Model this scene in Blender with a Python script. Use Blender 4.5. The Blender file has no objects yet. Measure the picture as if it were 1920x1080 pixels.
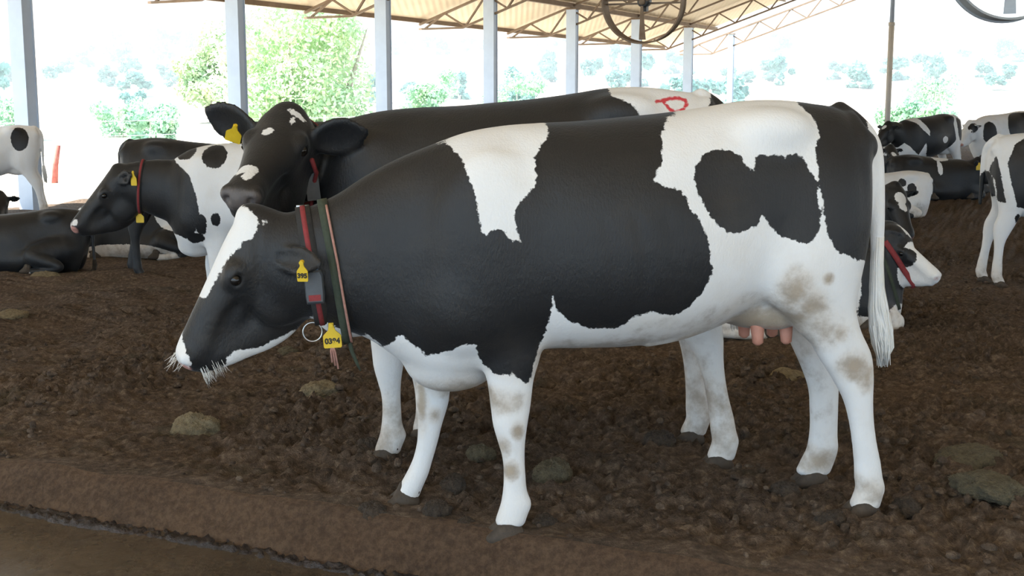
import bpy, math, random
import numpy as np
from mathutils import Vector, Matrix
from mathutils.bvhtree import BVHTree

# ------------------------------------------------------------------ camera, sky, sun, exposure
S = bpy.context.scene
COL = S.collection
PITCH = math.atan(347.0 / 2300.0)
cam_d = bpy.data.cameras.new('camera'); cam = bpy.data.objects.new('camera', cam_d); COL.objects.link(cam)
cam.location = (0, 0, 1.5); cam.rotation_euler = (math.pi / 2 - PITCH, 0, 0)
cam_d.sensor_width = 36.0; cam_d.lens = 2300.0 / 1920.0 * 36.0
cam_d.clip_start = 0.05; cam_d.clip_end = 3000
S.camera = cam
S.view_settings.view_transform = 'Standard'; S.view_settings.look = 'None'
S.view_settings.gamma = 1.0; S.view_settings.use_curve_mapping = False
S.view_settings.exposure = 0.92

world = bpy.data.worlds.new('sky'); S.world = world; world.use_nodes = True
bg = world.node_tree.nodes['Background']
bg.inputs['Color'].default_value = (0.60, 0.80, 1.0, 1); bg.inputs['Strength'].default_value = 1.6
sun_d = bpy.data.lights.new('sun', 'SUN'); sun = bpy.data.objects.new('sun', sun_d); COL.objects.link(sun)
sun_d.energy = 10.0; sun_d.angle = math.radians(0.6); sun_d.color = (1.0, 0.96, 0.88)
sun.location = (-30, 10, 40)
sun.rotation_euler = Vector((0.62, 0.05, -0.95)).to_track_quat('-Z', 'Y').to_euler()

# ------------------------------------------------------------------ small helpers
def tag(o, label=None, cat=None, group=None, kind=None):
    if label: o['label'] = label
    if cat: o['category'] = cat
    if group: o['group'] = group
    if kind: o['kind'] = kind
    return o

def empty(name, loc=(0, 0, 0), rz=0.0, sc=1.0):
    o = bpy.data.objects.new(name, None); COL.objects.link(o)
    o.location = loc; o.rotation_euler = (0, 0, rz); o.scale = (sc, sc, sc); o.empty_display_size = 0.1
    return o

def mesh_obj(name, V, Fc, mat, parent=None, smooth=True):
    """V (n,3) array, Fc list of tuples or (m,k) array -> one mesh object"""
    me = bpy.data.meshes.new(name)
    V = np.asarray(V, dtype=np.float32)
    if isinstance(Fc, np.ndarray):
        m, k = Fc.shape
        me.vertices.add(len(V)); me.vertices.foreach_set('co', V.ravel())
        me.loops.add(m * k); me.loops.foreach_set('vertex_index', Fc.astype(np.int32).ravel())
        me.polygons.add(m)
        me.polygons.foreach_set('loop_start', (np.arange(m) * k).astype(np.int32))
        me.update(calc_edges=True); me.validate()
    else:
        me.from_pydata([tuple(map(float, v)) for v in V], [], Fc); me.update()
    if smooth: me.polygons.foreach_set('use_smooth', np.ones(len(me.polygons), dtype=bool))
    mats = mat if isinstance(mat, (list, tuple)) else [mat]
    for mm in mats: me.materials.append(mm)
    o = bpy.data.objects.new(name, me); COL.objects.link(o)
    if parent: o.parent = parent
    return o

class MB:
    """collects boxes, bars, tubes into one mesh"""
    def __init__(s): s.v = []; s.f = []
    def add(s, V, Fc):
        n = len(s.v); s.v += [tuple(v) for v in V]; s.f += [tuple(i + n for i in f) for f in Fc]; return s
    def box(s, c, h, ax=None):
        ax = ax or (Vector((1, 0, 0)), Vector((0, 1, 0)), Vector((0, 0, 1))); c = Vector(c)
        V = [c + ax[0] * (h[0] * i) + ax[1] * (h[1] * j) + ax[2] * (h[2] * k) for i in (-1, 1) for j in (-1, 1) for k in (-1, 1)]
        return s.add(V, [(0, 1, 3, 2), (4, 6, 7, 5), (0, 4, 5, 1), (2, 3, 7, 6), (0, 2, 6, 4), (1, 5, 7, 3)])
    def bar(s, a, b, w, t, up=(0, 0, 1)):
        a = Vector(a); b = Vector(b); d = (b - a); L = d.length; d.normalize()
        u = Vector(up); u = u - d * u.dot(d)
        if u.length < 1e-4: u = Vector((1, 0, 0)) - d * d.x
        u.normalize(); v = d.cross(u)
        return s.box((a + b) / 2, (L / 2, w / 2, t / 2), (d, v, u))
    def tube(s, pts, r, n=8, closed=False, cap=True):
        pts = [Vector(p) for p in pts]; N = len(pts)
        rr = r if isinstance(r, (list, tuple)) else [r] * N
        rings = []; prev = None
        for i, p in enumerate(pts):
            if closed: t = pts[(i + 1) % N] - pts[i - 1]
            else: t = pts[min(i + 1, N - 1)] - pts[max(i - 1, 0)]
            t.normalize()
            if prev is None:
                u = Vector((0, 0, 1)) if abs(t.z) < .9 else Vector((1, 0, 0))
            else: u = prev
            u = (u - t * u.dot(t)).normalized(); prev = u; v = t.cross(u)
            rings.append([p + (u * math.cos(2 * math.pi * k / n) + v * math.sin(2 * math.pi * k / n)) * rr[i] for k in range(n)])
        V = [q for ring in rings for q in ring]; Fc = []
        M = N if closed else N - 1
        for i in range(M):
            a = i * n; b = ((i + 1) % N) * n
            for k in range(n): Fc.append((a + k, a + (k + 1) % n, b + (k + 1) % n, b + k))
        if cap and not closed:
            Fc.append(tuple(range(n - 1, -1, -1))); Fc.append(tuple((N - 1) * n + k for k in range(n)))
        return s.add(V, Fc)
    def build(s, name, mat, parent=None, smooth=False):
        return mesh_obj(name, s.v, s.f, mat, parent, smooth)

def hash2(ix, iy, seed):
    h = (ix.astype(np.int64) * 374761393 + iy.astype(np.int64) * 668265263 + seed * 1274126177) & 0x7fffffff
    h = ((h ^ (h >> 13)) * 1274126177) & 0x7fffffff
    h = (h ^ (h >> 16)) & 0xffff
    return h.astype(np.float32) / 65535.0

def vnoise(x, y, seed=0):
    """smooth 2-D gradient noise, about -1..1"""
    ix = np.floor(x); iy = np.floor(y); fx = (x - ix).astype(np.float32); fy = (y - iy).astype(np.float32)
    ux = fx * fx * fx * (fx * (fx * 6 - 15) + 10); uy = fy * fy * fy * (fy * (fy * 6 - 15) + 10)
    def g(dx, dy):
        a = hash2(ix + dx, iy + dy, seed) * 6.2831853
        return np.cos(a) * (fx - dx) + np.sin(a) * (fy - dy)
    a = g(0, 0) * (1 - ux) + g(1, 0) * ux; b = g(0, 1) * (1 - ux) + g(1, 1) * ux
    return 1.5 * (a * (1 - uy) + b * uy)

def sstep(a, b, x):
    t = np.clip((x - a) / (b - a), 0, 1); return t * t * (3 - 2 * t)

# ------------------------------------------------------------------ materials
def mat(name, col, rough=0.8, metal=0.0, **kw):
    m = bpy.data.materials.new(name); m.use_nodes = True
    b = m.node_tree.nodes['Principled BSDF']
    b.inputs['Base Color'].default_value = (*col, 1); b.inputs['Roughness'].default_value = rough; b.inputs['Metallic'].default_value = metal
    for k, v in kw.items(): b.inputs[k.replace('_', ' ')].default_value = v
    return m

class NT:
    def __init__(s, m): s.t = m.node_tree; s.n = s.t.nodes; s.l = s.t.links; s.b = s.n['Principled BSDF']
    def node(s, ty, **kw):
        n = s.n.new(ty)
        for k, v in kw.items(): setattr(n, k, v)
        return n
    def inp(s, n, i, v):
        if hasattr(v, 'links') or hasattr(v, 'is_linked'): s.l.new(v, n.inputs[i])
        else: n.inputs[i].default_value = v
    def math(s, op, a, b=0.0, c=0.0):
        n = s.node('ShaderNodeMath', operation=op); s.inp(n, 0, a); s.inp(n, 1, b)
        if op in ('MULTIPLY_ADD', 'SMOOTH_MIN'): s.inp(n, 2, c)
        return n.outputs[0]
    def noise(s, scale, detail=3, rough=.6, vec=None, dist=0.0):
        n = s.node('ShaderNodeTexNoise'); n.inputs['Scale'].default_value = scale; n.inputs['Detail'].default_value = detail
        n.inputs['Roughness'].default_value = rough; n.inputs['Distortion'].default_value = dist
        s.l.new(vec if vec is not None else s.coord(), n.inputs['Vector']); return n.outputs['Fac']
    def coord(s, which='Object'):
        if not hasattr(s, '_c'): s._c = s.node('ShaderNodeTexCoord')
        return s._c.outputs[which]
    def ramp(s, fac, stops, interp='LINEAR'):
        n = s.node('ShaderNodeValToRGB'); n.color_ramp.interpolation = interp; e = n.color_ramp.elements
        while len(e) < len(stops): e.new(0.5)
        for el, (p, c) in zip(e, stops): el.position = p; el.color = (*c, 1) if len(c) == 3 else c
        s.l.new(fac, n.inputs[0]); return n.outputs[0]
    def mix(s, f, a, b, mode='MIX'):
        n = s.node('ShaderNodeMix', data_type='RGBA', blend_type=mode); s.inp(n, 0, f)
        s.inp(n, 6, a if not isinstance(a, tuple) else (*a, 1)); s.inp(n, 7, b if not isinstance(b, tuple) else (*b, 1)); return n.outputs[2]
    def attr(s, name):
        n = s.node('ShaderNodeAttribute'); n.attribute_name = name; return n.outputs['Fac']
    def sm(s, x, a, b):
        n = s.node('ShaderNodeMapRange', interpolation_type='SMOOTHSTEP'); s.inp(n, 0, x); n.inputs[1].default_value = a; n.inputs[2].default_value = b
        return n.outputs[0]
    def bump(s, h, strength=.3, dist=.01):
        n = s.node('ShaderNodeBump'); n.inputs['Strength'].default_value = strength; n.inputs['Distance'].default_value = dist
        s.l.new(h, n.inputs['Height']); s.l.new(n.outputs[0], s.b.inputs['Normal'])
    def color(s, c): s.l.new(c, s.b.inputs['Base Color'])

def noisy(name, c1, c2, scale, rough=.85, metal=0.0, bump=.2, bdist=.01, detail=4):
    m = mat(name, c1, rough, metal); n = NT(m); f = n.noise(scale, detail)
    n.color(n.ramp(f, [(.3, c1), (.7, c2)]))
    if bump: n.bump(n.noise(scale * 4, 3), bump, bdist)
    return m

def hide_material(name, black=(0.0085, 0.009, 0.0105), white=(.80, .80, .80), skin_c=(.55, .27, .22)):
    m = mat(name, white, .62); n = NT(m)
    pat = n.attr('pat'); sk = n.attr('skin'); di = n.attr('dirt'); pa = n.attr('paint')
    j = n.math('SUBTRACT', n.noise(55, 4, .65), .5); j2 = n.math('SUBTRACT', n.noise(14, 2), .5)
    e = n.math('ADD', pat, n.math('MULTIPLY', j, .030)); e = n.math('ADD', e, n.math('MULTIPLY', j2, .022))
    isb = n.sm(e, -.0025, .0025)
    wn = n.noise(5, 4)
    wcol = n.mix(n.math('MULTIPLY', n.sm(wn, .45, .75), .25), white, (.66, .60, .52))
    dn = n.noise(9, 5, .65)
    dm = n.math('MULTIPLY', n.sm(n.math('ADD', dn, n.math('MULTIPLY', di, .45)), .54, .92), n.sm(di, .02, .25))
    wcol = n.mix(n.math('MULTIPLY', dm, .85), wcol, (.215, .165, .12))
    wcol = n.mix(n.math('MULTIPLY', n.sm(di, .5, 1.0), .55), wcol, (.42, .33, .22))
    wcol = n.mix(n.math('MULTIPLY', n.sm(di, .02, .35), .30), wcol, (.58, .47, .35))
    bcol = n.mix(n.sm(n.noise(3, 4), .5, .75), black, (.020, .0175, .0155))
    c = n.mix(isb, wcol, bcol)
    c = n.mix(n.sm(n.math('ADD', sk, n.math('MULTIPLY', j, .5)), .3, .7), c, skin_c)
    c = n.mix(n.sm(n.math('ADD', pa, n.math('MULTIPLY', j, .015)), -.002, .004), c, (.62, .045, .06))
    n.color(c)
    r = n.math('MULTIPLY_ADD', isb, -.12, .66); n.l.new(r, n.b.inputs['Roughness'])
    n.b.inputs['Sheen Weight'].default_value = .12; n.b.inputs['Sheen Roughness'].default_value = .4
    n.b.inputs['Sheen Tint'].default_value = (.8, .9, 1, 1)
    mp = n.node('ShaderNodeMapping'); n.l.new(n.coord(), mp.inputs[0]); mp.inputs['Scale'].default_value = (1, 1, .45)
    n.bump(n.math('ADD', n.noise(140, 2, .6, mp.outputs[0]), n.math('MULTIPLY', n.noise(11, 3), 1.6)), .22, .012)
    return m

M = {}
M['hide'] = hide_material('cow_hide')
M['hide_grey'] = hide_material('cow_hide_greyish', (.05, .045, .042), (.42, .38, .35))
M['hide_slate'] = hide_material('cow_hide_slate_nose', skin_c=(.10, .085, .08))
M['hoof'] = noisy('hoof_horn', (.040, .030, .022), (.080, .060, .043), 25, .75)
M['eye'] = mat('eye_black', (.008, .006, .005), .08)
M['teat'] = noisy('teat_skin', (.55, .24, .17), (.62, .30, .22), 20, .6)
M['hair_white'] = noisy('white_hair', (.80, .795, .78), (.78, .765, .72), 12, .7)
M['hair_dark'] = noisy('dark_hair', (.02, .018, .016), (.035, .03, .025), 12, .7)
M['yellow'] = noisy('yellow_tag_plastic', (.78, .54, .03), (.70, .46, .02), 30, .45, bump=.05)
M['ink'] = mat('black_ink', (.03, .025, .015), .6)
M['red_strap'] = noisy('red_webbing', (.29, .035, .04), (.20, .03, .03), 60, .8)
M['black_strap'] = noisy('black_webbing', (.02, .02, .021), (.035, .033, .03), 60, .8)
M['green_strap'] = noisy('green_webbing', (.052, .066, .042), (.035, .045, .03), 50, .85)
M['pink_cord'] = noisy('pink_twine', (.48, .25, .20), (.34, .17, .14), 60, .8)
M['box_grey'] = noisy('grey_sensor_plastic', (.075, .082, .092), (.055, .06, .068), 30, .5, bump=.05)
M['blue_cap'] = mat('blue_plastic', (.12, .22, .35), .4)
M['steel'] = mat('bright_steel', (.62, .62, .60), .3, 1.0)
# ------------------------------------------------------------------ sculpting: smooth-blended volumes turned into one continuous skin
class Vox:
    def __init__(s, lo, hi, h):
        s.lo = np.array(lo, np.float32); s.h = np.float32(h)
        s.n = np.ceil((np.array(hi) - np.array(lo)) / h).astype(int) + 1
        s.F = np.full(s.n, .25, np.float32)
    def _reg(s, lo, hi):
        a = np.clip(np.floor((np.array(lo) - s.lo) / s.h).astype(int), 0, s.n); b = np.clip(np.ceil((np.array(hi) - s.lo) / s.h).astype(int) + 1, 0, s.n)
        if np.any(b - a <= 0): return None
        sl = tuple(slice(int(a[i]), int(b[i])) for i in range(3))
        X = (s.lo[0] + s.h * np.arange(a[0], b[0], dtype=np.float32))[:, None, None]
        Y = (s.lo[1] + s.h * np.arange(a[1], b[1], dtype=np.float32))[None, :, None]
        Z = (s.lo[2] + s.h * np.arange(a[2], b[2], dtype=np.float32))[None, None, :]
        return sl, X, Y, Z
    def union(s, sl, d, k):
        F = s.F[sl]; h = np.clip(.5 + .5 * (F - d) / k, 0, 1); s.F[sl] = F * (1 - h) + d * h - k * h * (1 - h)
    def cut(s, sl, d, k):
        F = s.F[sl]; h = np.clip(.5 - .5 * (F + d) / k, 0, 1); s.F[sl] = F * (1 - h) - d * h + k * h * (1 - h)
    def ell(s, c, r, k=.03, R=None, sub=False):
        c = np.array(c, np.float32); r = np.array(r, np.float32); m = float(r.max()) + k + .03
        if R is None: e = r + k + .03
        else: e = np.array([m, m, m])
        g = s._reg(c - e, c + e)
        if g is None: return
        sl, X, Y, Z = g; X = X - c[0]; Y = Y - c[1]; Z = Z - c[2]
        if R is not None:
            R = np.array(R, np.float32); X, Y, Z = (R[i, 0] * X + R[i, 1] * Y + R[i, 2] * Z for i in range(3))
        k0 = np.sqrt((X / r[0])**2 + (Y / r[1])**2 + (Z / r[2])**2) + 1e-6
        k1 = np.sqrt((X / r[0]**2)**2 + (Y / r[1]**2)**2 + (Z / r[2]**2)**2) + 1e-6
        d = k0 * (k0 - 1) / k1
        (s.cut if sub else s.union)(sl, d, k)
    def tube(s, pts, rad, k=.03, up=(0, 0, 1), sub=False, n=5):
        """spine through pts; rad = (r along 'up', r sideways) at each point; up fixed or one per point"""
        P = np.array(pts, np.float32); R = np.array([(a, a) if np.isscalar(a) else a for a in rad], np.float32)
        U = np.array(up, np.float32)
        if U.ndim == 1: U = np.repeat(U[None], len(P), 0)
        if len(P) > 2:
            def cr(A, i, t):
                a0, a1, a2, a3 = A[max(i - 1, 0)], A[i], A[i + 1], A[min(i + 2, len(A) - 1)]
                return .5 * ((2 * a1) + (a2 - a0) * t + (2 * a0 - 5 * a1 + 4 * a2 - a3) * t * t + (3 * a1 - a0 - 3 * a2 + a3) * t**3)
            q = [(i, j / n) for i in range(len(P) - 1) for j in range(n)] + [(len(P) - 2, 1.0)]
            P2 = np.array([cr(P, *x) for x in q]); R2 = np.maximum(np.array([cr(R, *x) for x in q]), .003); U2 = np.array([cr(U, *x) for x in q]); P, R, U = P2, R2, U2
        e = float(R.max()) + k + .03
        g = s._reg(P.min(0) - e, P.max(0) + e)
        if g is None: return
        sl, X, Y, Z = g
        D = np.full((X.shape[0], Y.shape[1], Z.shape[2]), .25, np.float32)
        for i in range(len(P) - 1):
            a, b = P[i], P[i + 1]; w = b - a; L = float(np.linalg.norm(w)) + 1e-9; w = w / L
            u = U[i] - w * float(U[i] @ w); u /= np.linalg.norm(u) + 1e-9; v = np.cross(w, u)
            ee = float(max(R[i].max(), R[i + 1].max())) + k + .03
            lo = np.minimum(a, b) - ee; hi = np.maximum(a, b) + ee
            ix = [np.nonzero((A.ravel() >= lo[j] - s.h) & (A.ravel() <= hi[j] + s.h))[0] for j, A in enumerate((X, Y, Z))]
            if any(len(q) == 0 for q in ix): continue
            ss = tuple(slice(q[0], q[-1] + 1) for q in ix)
            x = X[ss[0]] - a[0]; y = Y[:, ss[1]] - a[1]; z = Z[:, :, ss[2]] - a[2]
            t = x * w[0] + y * w[1] + z * w[2]; tc = np.clip(t, 0, L); cw = t - tc; tc = tc / L
            cu = x * u[0] + y * u[1] + z * u[2]; cv = x * v[0] + y * v[1] + z * v[2]
            ru = R[i, 0] + (R[i + 1, 0] - R[i, 0]) * tc; rv = R[i, 1] + (R[i + 1, 1] - R[i, 1]) * tc; rw = np.minimum(ru, rv)
            k0 = np.sqrt((cu / ru)**2 + (cv / rv)**2 + (cw / rw)**2) + 1e-6
            k1 = np.sqrt((cu / ru**2)**2 + (cv / rv**2)**2 + (cw / rw**2)**2) + 1e-6
            D[ss] = np.minimum(D[ss], k0 * (k0 - 1) / k1)
        (s.cut if sub else s.union)(sl, D, k)
    def loft(s, axis, st, k=.03, cap=.06, n=2.2, egg=0.0, dz=0.0):
        """axis 0: stations (x, top, bottom, half width) ; axis 2: stations (z, front, back, y centre, half width)"""
        st = sorted(st); T = np.array([q[0] for q in st]); A = np.array([q[1:] for q in st], np.float64)
        tt = np.linspace(T[0], T[-1], 240)
        def smooth_interp(c):
            m = np.gradient(A[:, c], T)
            i = np.clip(np.searchsorted(T, tt, 'right') - 1, 0, len(T) - 2); hh = T[i + 1] - T[i]; t = (tt - T[i]) / hh
            return (2*t**3-3*t**2+1)*A[i, c] + (t**3-2*t**2+t)*hh*m[i] + (-2*t**3+3*t**2)*A[i+1, c] + (t**3-t**2)*hh*m[i+1]
        ch = [smooth_interp(c) for c in range(A.shape[1])]; e = k + .03
        if axis == 0:
            top, bot, w = ch; w = np.maximum(w, .01)
            lo = (T[0] - cap - e, -w.max() - e, bot.min() + dz - e); hi = (T[-1] + cap + e, w.max() + e, top.max() + dz + e)
        else:
            fr, bk, yc, w = ch
            lo = (bk.min() - e, (yc - w).min() - e, T[0] - cap - e); hi = (fr.max() + e, (yc + w).max() + e, T[-1] + cap + e)
        g = s._reg(lo, hi)
        if g is None: return
        sl, X, Y, Z = g
        if axis == 0:
            xc = np.clip(X, T[0], T[-1]); f = lambda a: np.interp(xc, tt, a).astype(np.float32)
            zt = f(top) + dz; zb = f(bot) + dz; ww = f(w); h = (zt - zb) / 2; u = (Z - (zt + zb) / 2) / h
            vw = ww * (1 + egg * u * (1 - np.abs(u) * .3)); v = np.abs(Y) / np.maximum(vw, .01); c = (X - xc) / cap; mr = np.minimum(h, ww)
        else:
            zc = np.clip(Z, T[0], T[-1]); f = lambda a: np.interp(zc, tt, a).astype(np.float32)
            a = f(fr); b = f(bk); y0 = f(yc); ww = f(w); h = (a - b) / 2; u = (X - (a + b) / 2) / h; v = np.abs(Y - y0) / ww; c = (Z - zc) / cap; mr = np.minimum(h, ww)
        q = (np.abs(u)**n + v**n)**(1.0 / n); q = np.sqrt(q * q + c * c)
        s.union(sl, np.maximum((q - 1) * mr, -.2), k)
    def floor(s, z, k=.02):
        Z = s.lo[2] + s.h * np.arange(s.n[2], dtype=np.float32)
        d = (Z - z)[None, None, :]; F = s.F; h = np.clip(.5 - .5 * (F + d) / k, 0, 1); s.F = F * (1 - h) - d * h + k * h * (1 - h)
    def val(s, P):
        q = (P - s.lo) / s.h; q = np.clip(q, 0, np.array(s.n) - 1.001); i = q.astype(int); f = (q - i).astype(np.float32); F = s.F
        r = 0
        for dx in (0, 1):
            for dy in (0, 1):
                for dz in (0, 1):
                    w = (f[:, 0] if dx else 1 - f[:, 0]) * (f[:, 1] if dy else 1 - f[:, 1]) * (f[:, 2] if dz else 1 - f[:, 2])
                    r = r + w * F[i[:, 0] + dx, i[:, 1] + dy, i[:, 2] + dz]
        return r
    def surface(s):
        F = s.F; I = F < 0
        corner = [I[dx:I.shape[0] - 1 + dx, dy:I.shape[1] - 1 + dy, dz:I.shape[2] - 1 + dz] for dx in (0, 1) for dy in (0, 1) for dz in (0, 1)]
        cnt = sum(c.astype(np.int8) for c in corner); act = (cnt > 0) & (cnt < 8)
        ci = np.argwhere(act); idx = np.full(act.shape, -1, np.int32); idx[act] = np.arange(len(ci))
        P = np.zeros((len(ci), 3), np.float32); W = np.zeros(len(ci), np.float32)
        offs = [(dx, dy, dz) for dx in (0, 1) for dy in (0, 1) for dz in (0, 1)]
        for a in offs:
            for ax in range(3):
                if a[ax]: continue
                b = list(a); b[ax] = 1
                fa = F[ci[:, 0] + a[0], ci[:, 1] + a[1], ci[:, 2] + a[2]]; fb = F[ci[:, 0] + b[0], ci[:, 1] + b[1], ci[:, 2] + b[2]]
                m = (fa < 0) != (fb < 0); t = np.where(m, fa / np.where(m, fa - fb, 1), 0)
                for j in range(3): P[:, j] += np.where(m, a[j] + (t if j == ax else 0), 0)
                W += m
        V = s.lo + s.h * (ci + P / W[:, None])
        quads = []
        for ax in range(3):
            o1, o2 = [(1, 2), (2, 0), (0, 1)][ax]
            sl0 = [slice(None)] * 3; sl1 = [slice(None)] * 3; sl0[ax] = slice(0, -1); sl1[ax] = slice(1, None)
            A = I[tuple(sl0)]; B = I[tuple(sl1)]; E = np.argwhere(A != B)
            E = E[(E[:, o1] > 0) & (E[:, o2] > 0) & (E[:, o1] < I.shape[o1] - 1) & (E[:, o2] < I.shape[o2] - 1)]
            def cell(d1, d2):
                c = E.copy(); c[:, o1] -= d1; c[:, o2] -= d2; return idx[c[:, 0], c[:, 1], c[:, 2]]
            q = np.stack([cell(1, 1), cell(0, 1), cell(0, 0), cell(1, 0)], 1); ins = A[E[:, 0], E[:, 1], E[:, 2]]
            q[~ins] = q[~ins][:, ::-1]; quads.append(q)
        Q = np.concatenate(quads)
        eps = np.float32(s.h * .5)
        for _ in range(2):      # pull the vertices onto the exact surface
            v0 = s.val(V); G = np.stack([(s.val(V + d) - s.val(V - d)) / (2 * eps) for d in np.eye(3, dtype=np.float32) * eps], 1)
            gl = (G * G).sum(1) + .05; st = np.clip(v0 / gl, -s.h * .5, s.h * .5); V = V - G * st[:, None]
        return V.astype(np.float32), Q

def poly_sd(P, poly):
    """signed distance to a closed polygon, positive inside"""
    P = P.astype(np.float32); A = np.array(poly, np.float32); B = np.roll(A, -1, 0)
    d = np.full(len(P), 1e9, np.float32); ins = np.zeros(len(P), bool)
    for a, b in zip(A, B):
        e = b - a; w = P - a; t = np.clip((w @ e) / (e @ e + 1e-12), 0, 1); q = w - t[:, None] * e; d = np.minimum(d, (q * q).sum(1))
        c = ((a[1] > P[:, 1]) != (b[1] > P[:, 1])) & (P[:, 0] < (b[0] - a[0]) * (P[:, 1] - a[1]) / (b[1] - a[1] + 1e-12) + a[0]); ins ^= c
    d = np.sqrt(d); return np.where(ins, d, -d)

def line_d(P, line):
    P = P.astype(np.float32); A = np.array(line, np.float32); d = np.full(len(P), 1e9, np.float32)
    for a, b in zip(A[:-1], A[1:]):
        e = b - a; w = P - a; t = np.clip((w @ e) / (e @ e + 1e-12), 0, 1); q = w - t[:, None] * e; d = np.minimum(d, (q * q).sum(1))
    return np.sqrt(d)

# ------------------------------------------------------------------ the cattle
TRUNK = [(-.70, 1.34, 1.06, .10), (-.675, 1.43, .96, .17), (-.60, 1.478, .88, .225), (-.50, 1.498, .81, .25), (-.38, 1.510, .77, .268), (-.25, 1.507, .74, .285),
         (-.10, 1.484, .685, .32), (.05, 1.464, .648, .35), (.20, 1.450, .636, .362), (.35, 1.437, .636, .35), (.50, 1.430, .632, .32), (.62, 1.421, .60, .29),
         (.75, 1.398, .545, .265)]
NECK_LOW = [(.87, 1.356, .535, .225), (.98, 1.312, .60, .185), (1.10, 1.25, .685, .155), (1.20, 1.187, .725, .14), (1.30, 1.145, .765, .125), (1.39, 1.122, .80, .115), (1.44, 1.11, .84, .10)]
CHEST = [(.86, 1.36, .54, .225), (.95, 1.28, .62, .17), (1.0, 1.16, .74, .11)]
FORE = [(.92, .80, .52, .155, .085), (.843, .775, .518, .16, .085), (.732, .75, .503, .165, .080), (.638, .725, .515, .165, .068), (.553, .70, .538, .165, .056),
        (.468, .688, .548, .165, .050), (.392, .678, .560, .165, .048), (.334, .662, .567, .165, .041), (.285, .648, .569, .165, .036), (.219, .642, .566, .165, .034),
        (.155, .645, .560, .165, .035), (.105, .654, .545, .165, .042), (.075, .664, .556, .165, .042), (.05, .672, .565, .165, .044)]
HIND = [(.90, -.345, -.60, .175, .085), (.80, -.379, -.614, .18, .082), (.703, -.435, -.640, .185, .070), (.605, -.492, -.688, .185, .058), (.526, -.545, -.700, .185, .050), (.446, -.592, -.701, .185, .045),
        (.366, -.618, -.708, .185, .038), (.286, -.634, -.722, .185, .036), (.206, -.645, -.742, .185, .036), (.150, -.650, -.752, .185, .040), (.105, -.655, -.762, .185, .044),
        (.075, -.645, -.755, .185, .043), (.05, -.636, -.748, .185, .045)]

def unit(v): v = np.array(v, float); return v / np.linalg.norm(v)

def head_frame(f, roll=0.0):
    """f: poll to nose. returns f, s (towards the animal's left), d (from forehead towards jaw)"""
    f = unit(f); z = np.array([0, 0, 1.0]); s = unit(np.cross(z, f)); d = np.cross(s, f)
    if d[2] > 0 and abs(f[2]) < .99: d = -d
    c, sn = math.cos(roll), math.sin(roll); s2 = s * c + d * sn; d2 = d * c - s * sn
    return f, s2, d2

def shift_leg(st, dx=0.0, dy=0.0, side=1, top=.85, dz=0.0):
    out = []
    for z, a, b, y, w in st:
        k = max(0.0, 1 - z / top); out.append((z + dz, a + dx * k, b + dx * k, side * (y + dy * k), w))
    return out

def add_head(vx, Hp, fr, ears=((.30, -.02, .05), (.30, -.02, .05)), fine=True, ear_face=(1, 0, 0), sc=1.0, earw=1.0, ear_at=(.055, .085), dsc=1.0, eyef=.205):
    f, s, d = fr; Hp = np.array(Hp, float)
    W = lambda a, b, c: Hp + sc * (f * a + s * b + d * (c * dsc))
    T = lambda L, k, **kw: vx.tube([W(q[0], 0, q[1]) for q in L], [(q[2] * sc * dsc, q[3] * sc) for q in L], k, up=d, **kw)
    T([(.0, .095, .072, .07), (.03, .098, .092, .092), (.10, .10, .10, .104), (.20, .10, .10, .100), (.28, .09, .09, .084), (.36, .08, .08, .068), (.43, .073, .073, .061), (.48, .066, .066, .066), (.508, .062, .060, .062)], .03)
    T([(.08, .24, .10, .065), (.17, .255, .10, .070), (.26, .248, .098, .062), (.33, .222, .088, .052), (.40, .182, .070, .047), (.46, .150, .054, .045), (.505, .122, .038, .043), (.525, .112, .032, .038)], .035)
    R = np.stack([f, s, d])
    for sg in (1, -1):
        vx.ell(W(eyef - .015, .084 * sg, .066), (.055 * sc, .036 * sc, .042 * sc), .02, R)
        vx.ell(W(.19, .064 * sg, .235), (.11 * sc, .035 * sc, .10 * sc), .03, R)
        if fine:
            vx.ell(W(.525, .045 * sg, .045), (.03 * sc, .026 * sc, .03 * sc), .015, R)
            vx.ell(W(eyef, .118 * sg, .078), (.026 * sc, .020 * sc, .017 * sc), .012, R, sub=True)
            vx.ell(W(.560, .040 * sg, .050), (.024 * sc, .011 * sc, .016 * sc), .008, R, sub=True)
            vx.tube([W(.562, .01 * sg, .100), W(.54, .05 * sg, .103), (W(.50, .062 * sg, .112)), W(.44, .060 * sg, .130)], [.006 * sc] * 4, .008, up=d, sub=True, n=3)
            vx.ell(W(.36, .07 * sg, .115), (.08 * sc, .012 * sc, .02 * sc), .03, R, sub=True)
    vx.ell(W(-.015, 0, .045), (.045 * sc, .055 * sc, .05 * sc), .03, R)
    nrm = unit(np.array(ear_face, float))
    for sg, e in zip((1, -1), ears):
        e = np.array(e, float) * sc; dirn = f * e[1] + s * e[0] * sg + d * e[2]; L = np.linalg.norm(dirn); dn = dirn / L
        side = np.cross(dn, nrm); side /= np.linalg.norm(side)
        b = W(ear_at[0], .085 * sg, ear_at[1])
        vx.tube([b, b + dirn * .25, b + dirn * .55, b + dirn * .82, b + dirn], [(.026 * sc, .024 * sc), (.046 * sc * earw, .020 * sc), (.062 * sc * earw, .015 * sc), (.046 * sc * earw, .011 * sc), (.016 * sc, .008 * sc)], .014, up=side)
        nn = np.cross(dn, side); nn = nn if nn @ nrm > 0 else -nn
        Re = np.stack([dn, side, nn]); vx.ell(b + dirn * .55 + nn * .020 * sc, (L * .38, .046 * sc * earw, .019 * sc), .008, Re, sub=True)

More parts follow.
